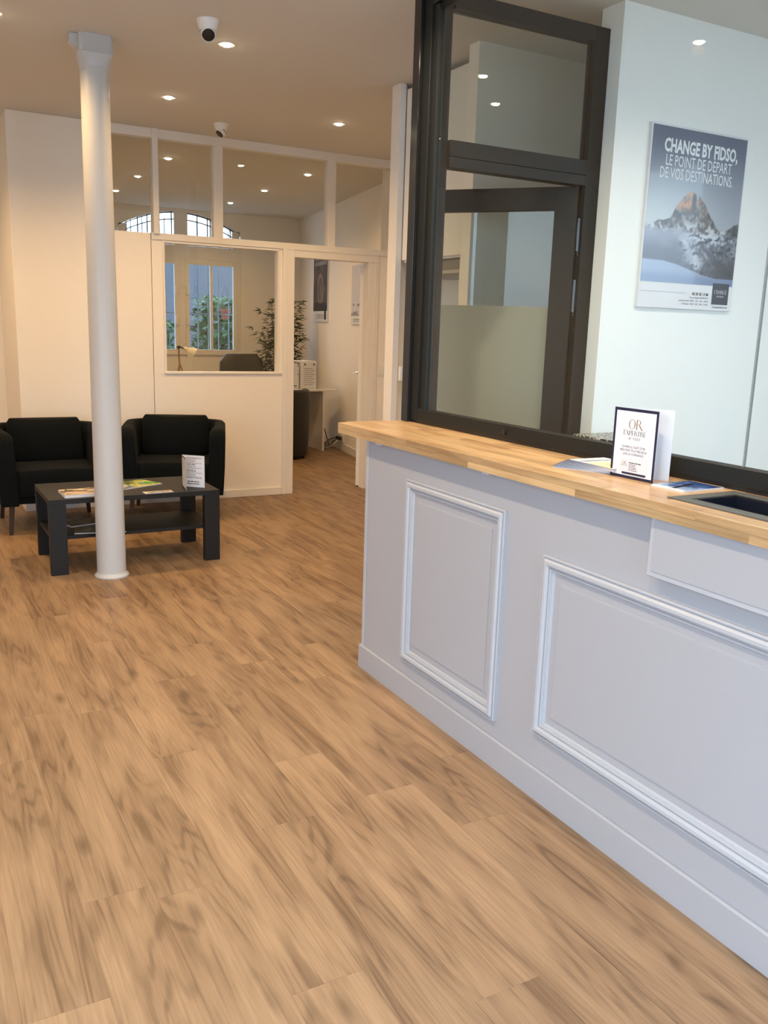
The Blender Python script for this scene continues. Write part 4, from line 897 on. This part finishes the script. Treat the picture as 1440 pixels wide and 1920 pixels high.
# ------------------------------------------------------------------ ceiling spotlights and dome cameras
def spotlight(x, y, label, color=WARM, watts=None, group='recessed ceiling spotlights'):
    r = empty('ceiling_spotlight', (x, y, CZ)); T(r, label, 'ceiling light', group)
    MB().lathe([(.030, -.0035), (.046, -.0035), (.046, -.0005), (.030, -.0005), (.030, -.0035)], 32, caps=False).done('rim', WHT, r, smooth=True)
    ln = MB().lathe([(.010, -.0125), (.020, -.0105), (.027, -.006), (.029, -.001)], 24).done('lamp_glass', LAMP, r)
    l = bpy.data.lights.new('spot', 'SPOT'); l.energy = watts or SPOT_W; l.color = color; l.spot_size = math.radians(150); l.spot_blend = 0.9; l.shadow_soft_size = .03
    o = bpy.data.objects.new('spot', l); COL.objects.link(o); o.parent = r; o.location = (0, 0, -.05); return r
hall = [(1.662, 4.894, 'ceiling spotlight right beside the nearer dome camera'), (1.704, 6.205, 'ceiling spotlight between the column and the farther dome camera'), (2.966, 6.224, 'ceiling spotlight nearest the office door, right of both cameras'),
        (.43, 3.47, 'ceiling spotlight over the entrance floor, mirrored above the mountain poster'), (.53, 5.07, 'ceiling spotlight left of the column, mirrored in the screen over the side frame'), (.28, 6.2, 'ceiling spotlight before the left armchair, left of the column top')]
hall += [(1.66, 3.00, 'added unseen ceiling spotlight above the oak worktop, nearest its far tip'), (1.66, 2.30, 'added unseen ceiling spotlight above the middle of the oak worktop'), (.43, 2.2, 'added unseen ceiling spotlight over the bare floor before the photographer'), (.43, .9, 'added unseen ceiling spotlight just over the photographer'), (-.35, 7.3, 'added unseen ceiling spotlight brightening the alcove left of the wall pier')]  # added lamps out of view, to brighten near floor, worktop and alcove
for x, y, lb in hall:
    near = y < 3.2
    spotlight(x, y, lb or 'ceiling spotlight over the waiting area, mirrored in the counter screen', (1.0, .80, .58) if near else WARM, SPOT_W*1.35 if near else None, 'recessed ceiling spotlights of the hall')
for x, y, a in ((2.30, 8.43, 'nearest row left'), (2.311, 9.649, 'middle row left'), (2.348, 10.868, 'far row left'), (3.678, 8.406, 'nearest row right'), (3.721, 9.696, 'middle row right'), (3.753, 10.946, 'far row right')):
    spotlight(x, y, 'office ceiling spotlight seen through the upper panes, '+a, WARM, SPOT_W*.55, 'recessed ceiling spotlights of the office')
spotlight(3.11, 2.13, 'ceiling spotlight above the desk behind the counter screen', NEUTRAL, SPOT_W*1.15, 'recessed ceiling spotlights behind the counter')
def dome(x, y, aim, label):
    r = empty('dome_camera', (x, y, CZ)); T(r, label, 'security camera', 'dome cameras on the ceiling')
    MB().lathe([(.056, 0), (.056, -.006), (.053, -.010), (.050, -.024), (.044, -.040), (.036, -.048), (.02, -.05)], 36).done('mount', WHT, r, smooth=True)
    a = Vector(aim).normalized(); c = Vector((0, 0, -.055))
    prof = [(.012, -.034), (.026, -.026), (.034, -.014), (.038, 0), (.0375, .014), (.036, .026), (.033, .028), (.031, .024)]
    e = MB().lathe(prof, 36, c, a).done('eyeball', WHT, r, smooth=True); MB().lathe([(.0, .0245), (.031, .0245), (.030, .027), (.018, .030), (.0, .031)], 32, c, a, caps=False).done('lens_window', BLK, e, smooth=True)
    MB().lathe([(.0025, 0), (.0025, .001)], 8, (.0, -.0535, -.0075), (0, -1, 0)).done('screw', INK2, r)
    s = MB(); n = 24; 
    MB().lathe([(.0385, -.004), (.0395, -.001), (.0385, .002)], 36, c, a, caps=False).done('collar', BLK, r)
dome(1.46, 4.58, (-.15, -.72, -.68), 'white dome camera nearest the photographer, lens facing forward')
dome(2.25, 6.76, (-.62, -.20, -.74), 'small white dome camera farther off, above the office window, lens turned left')
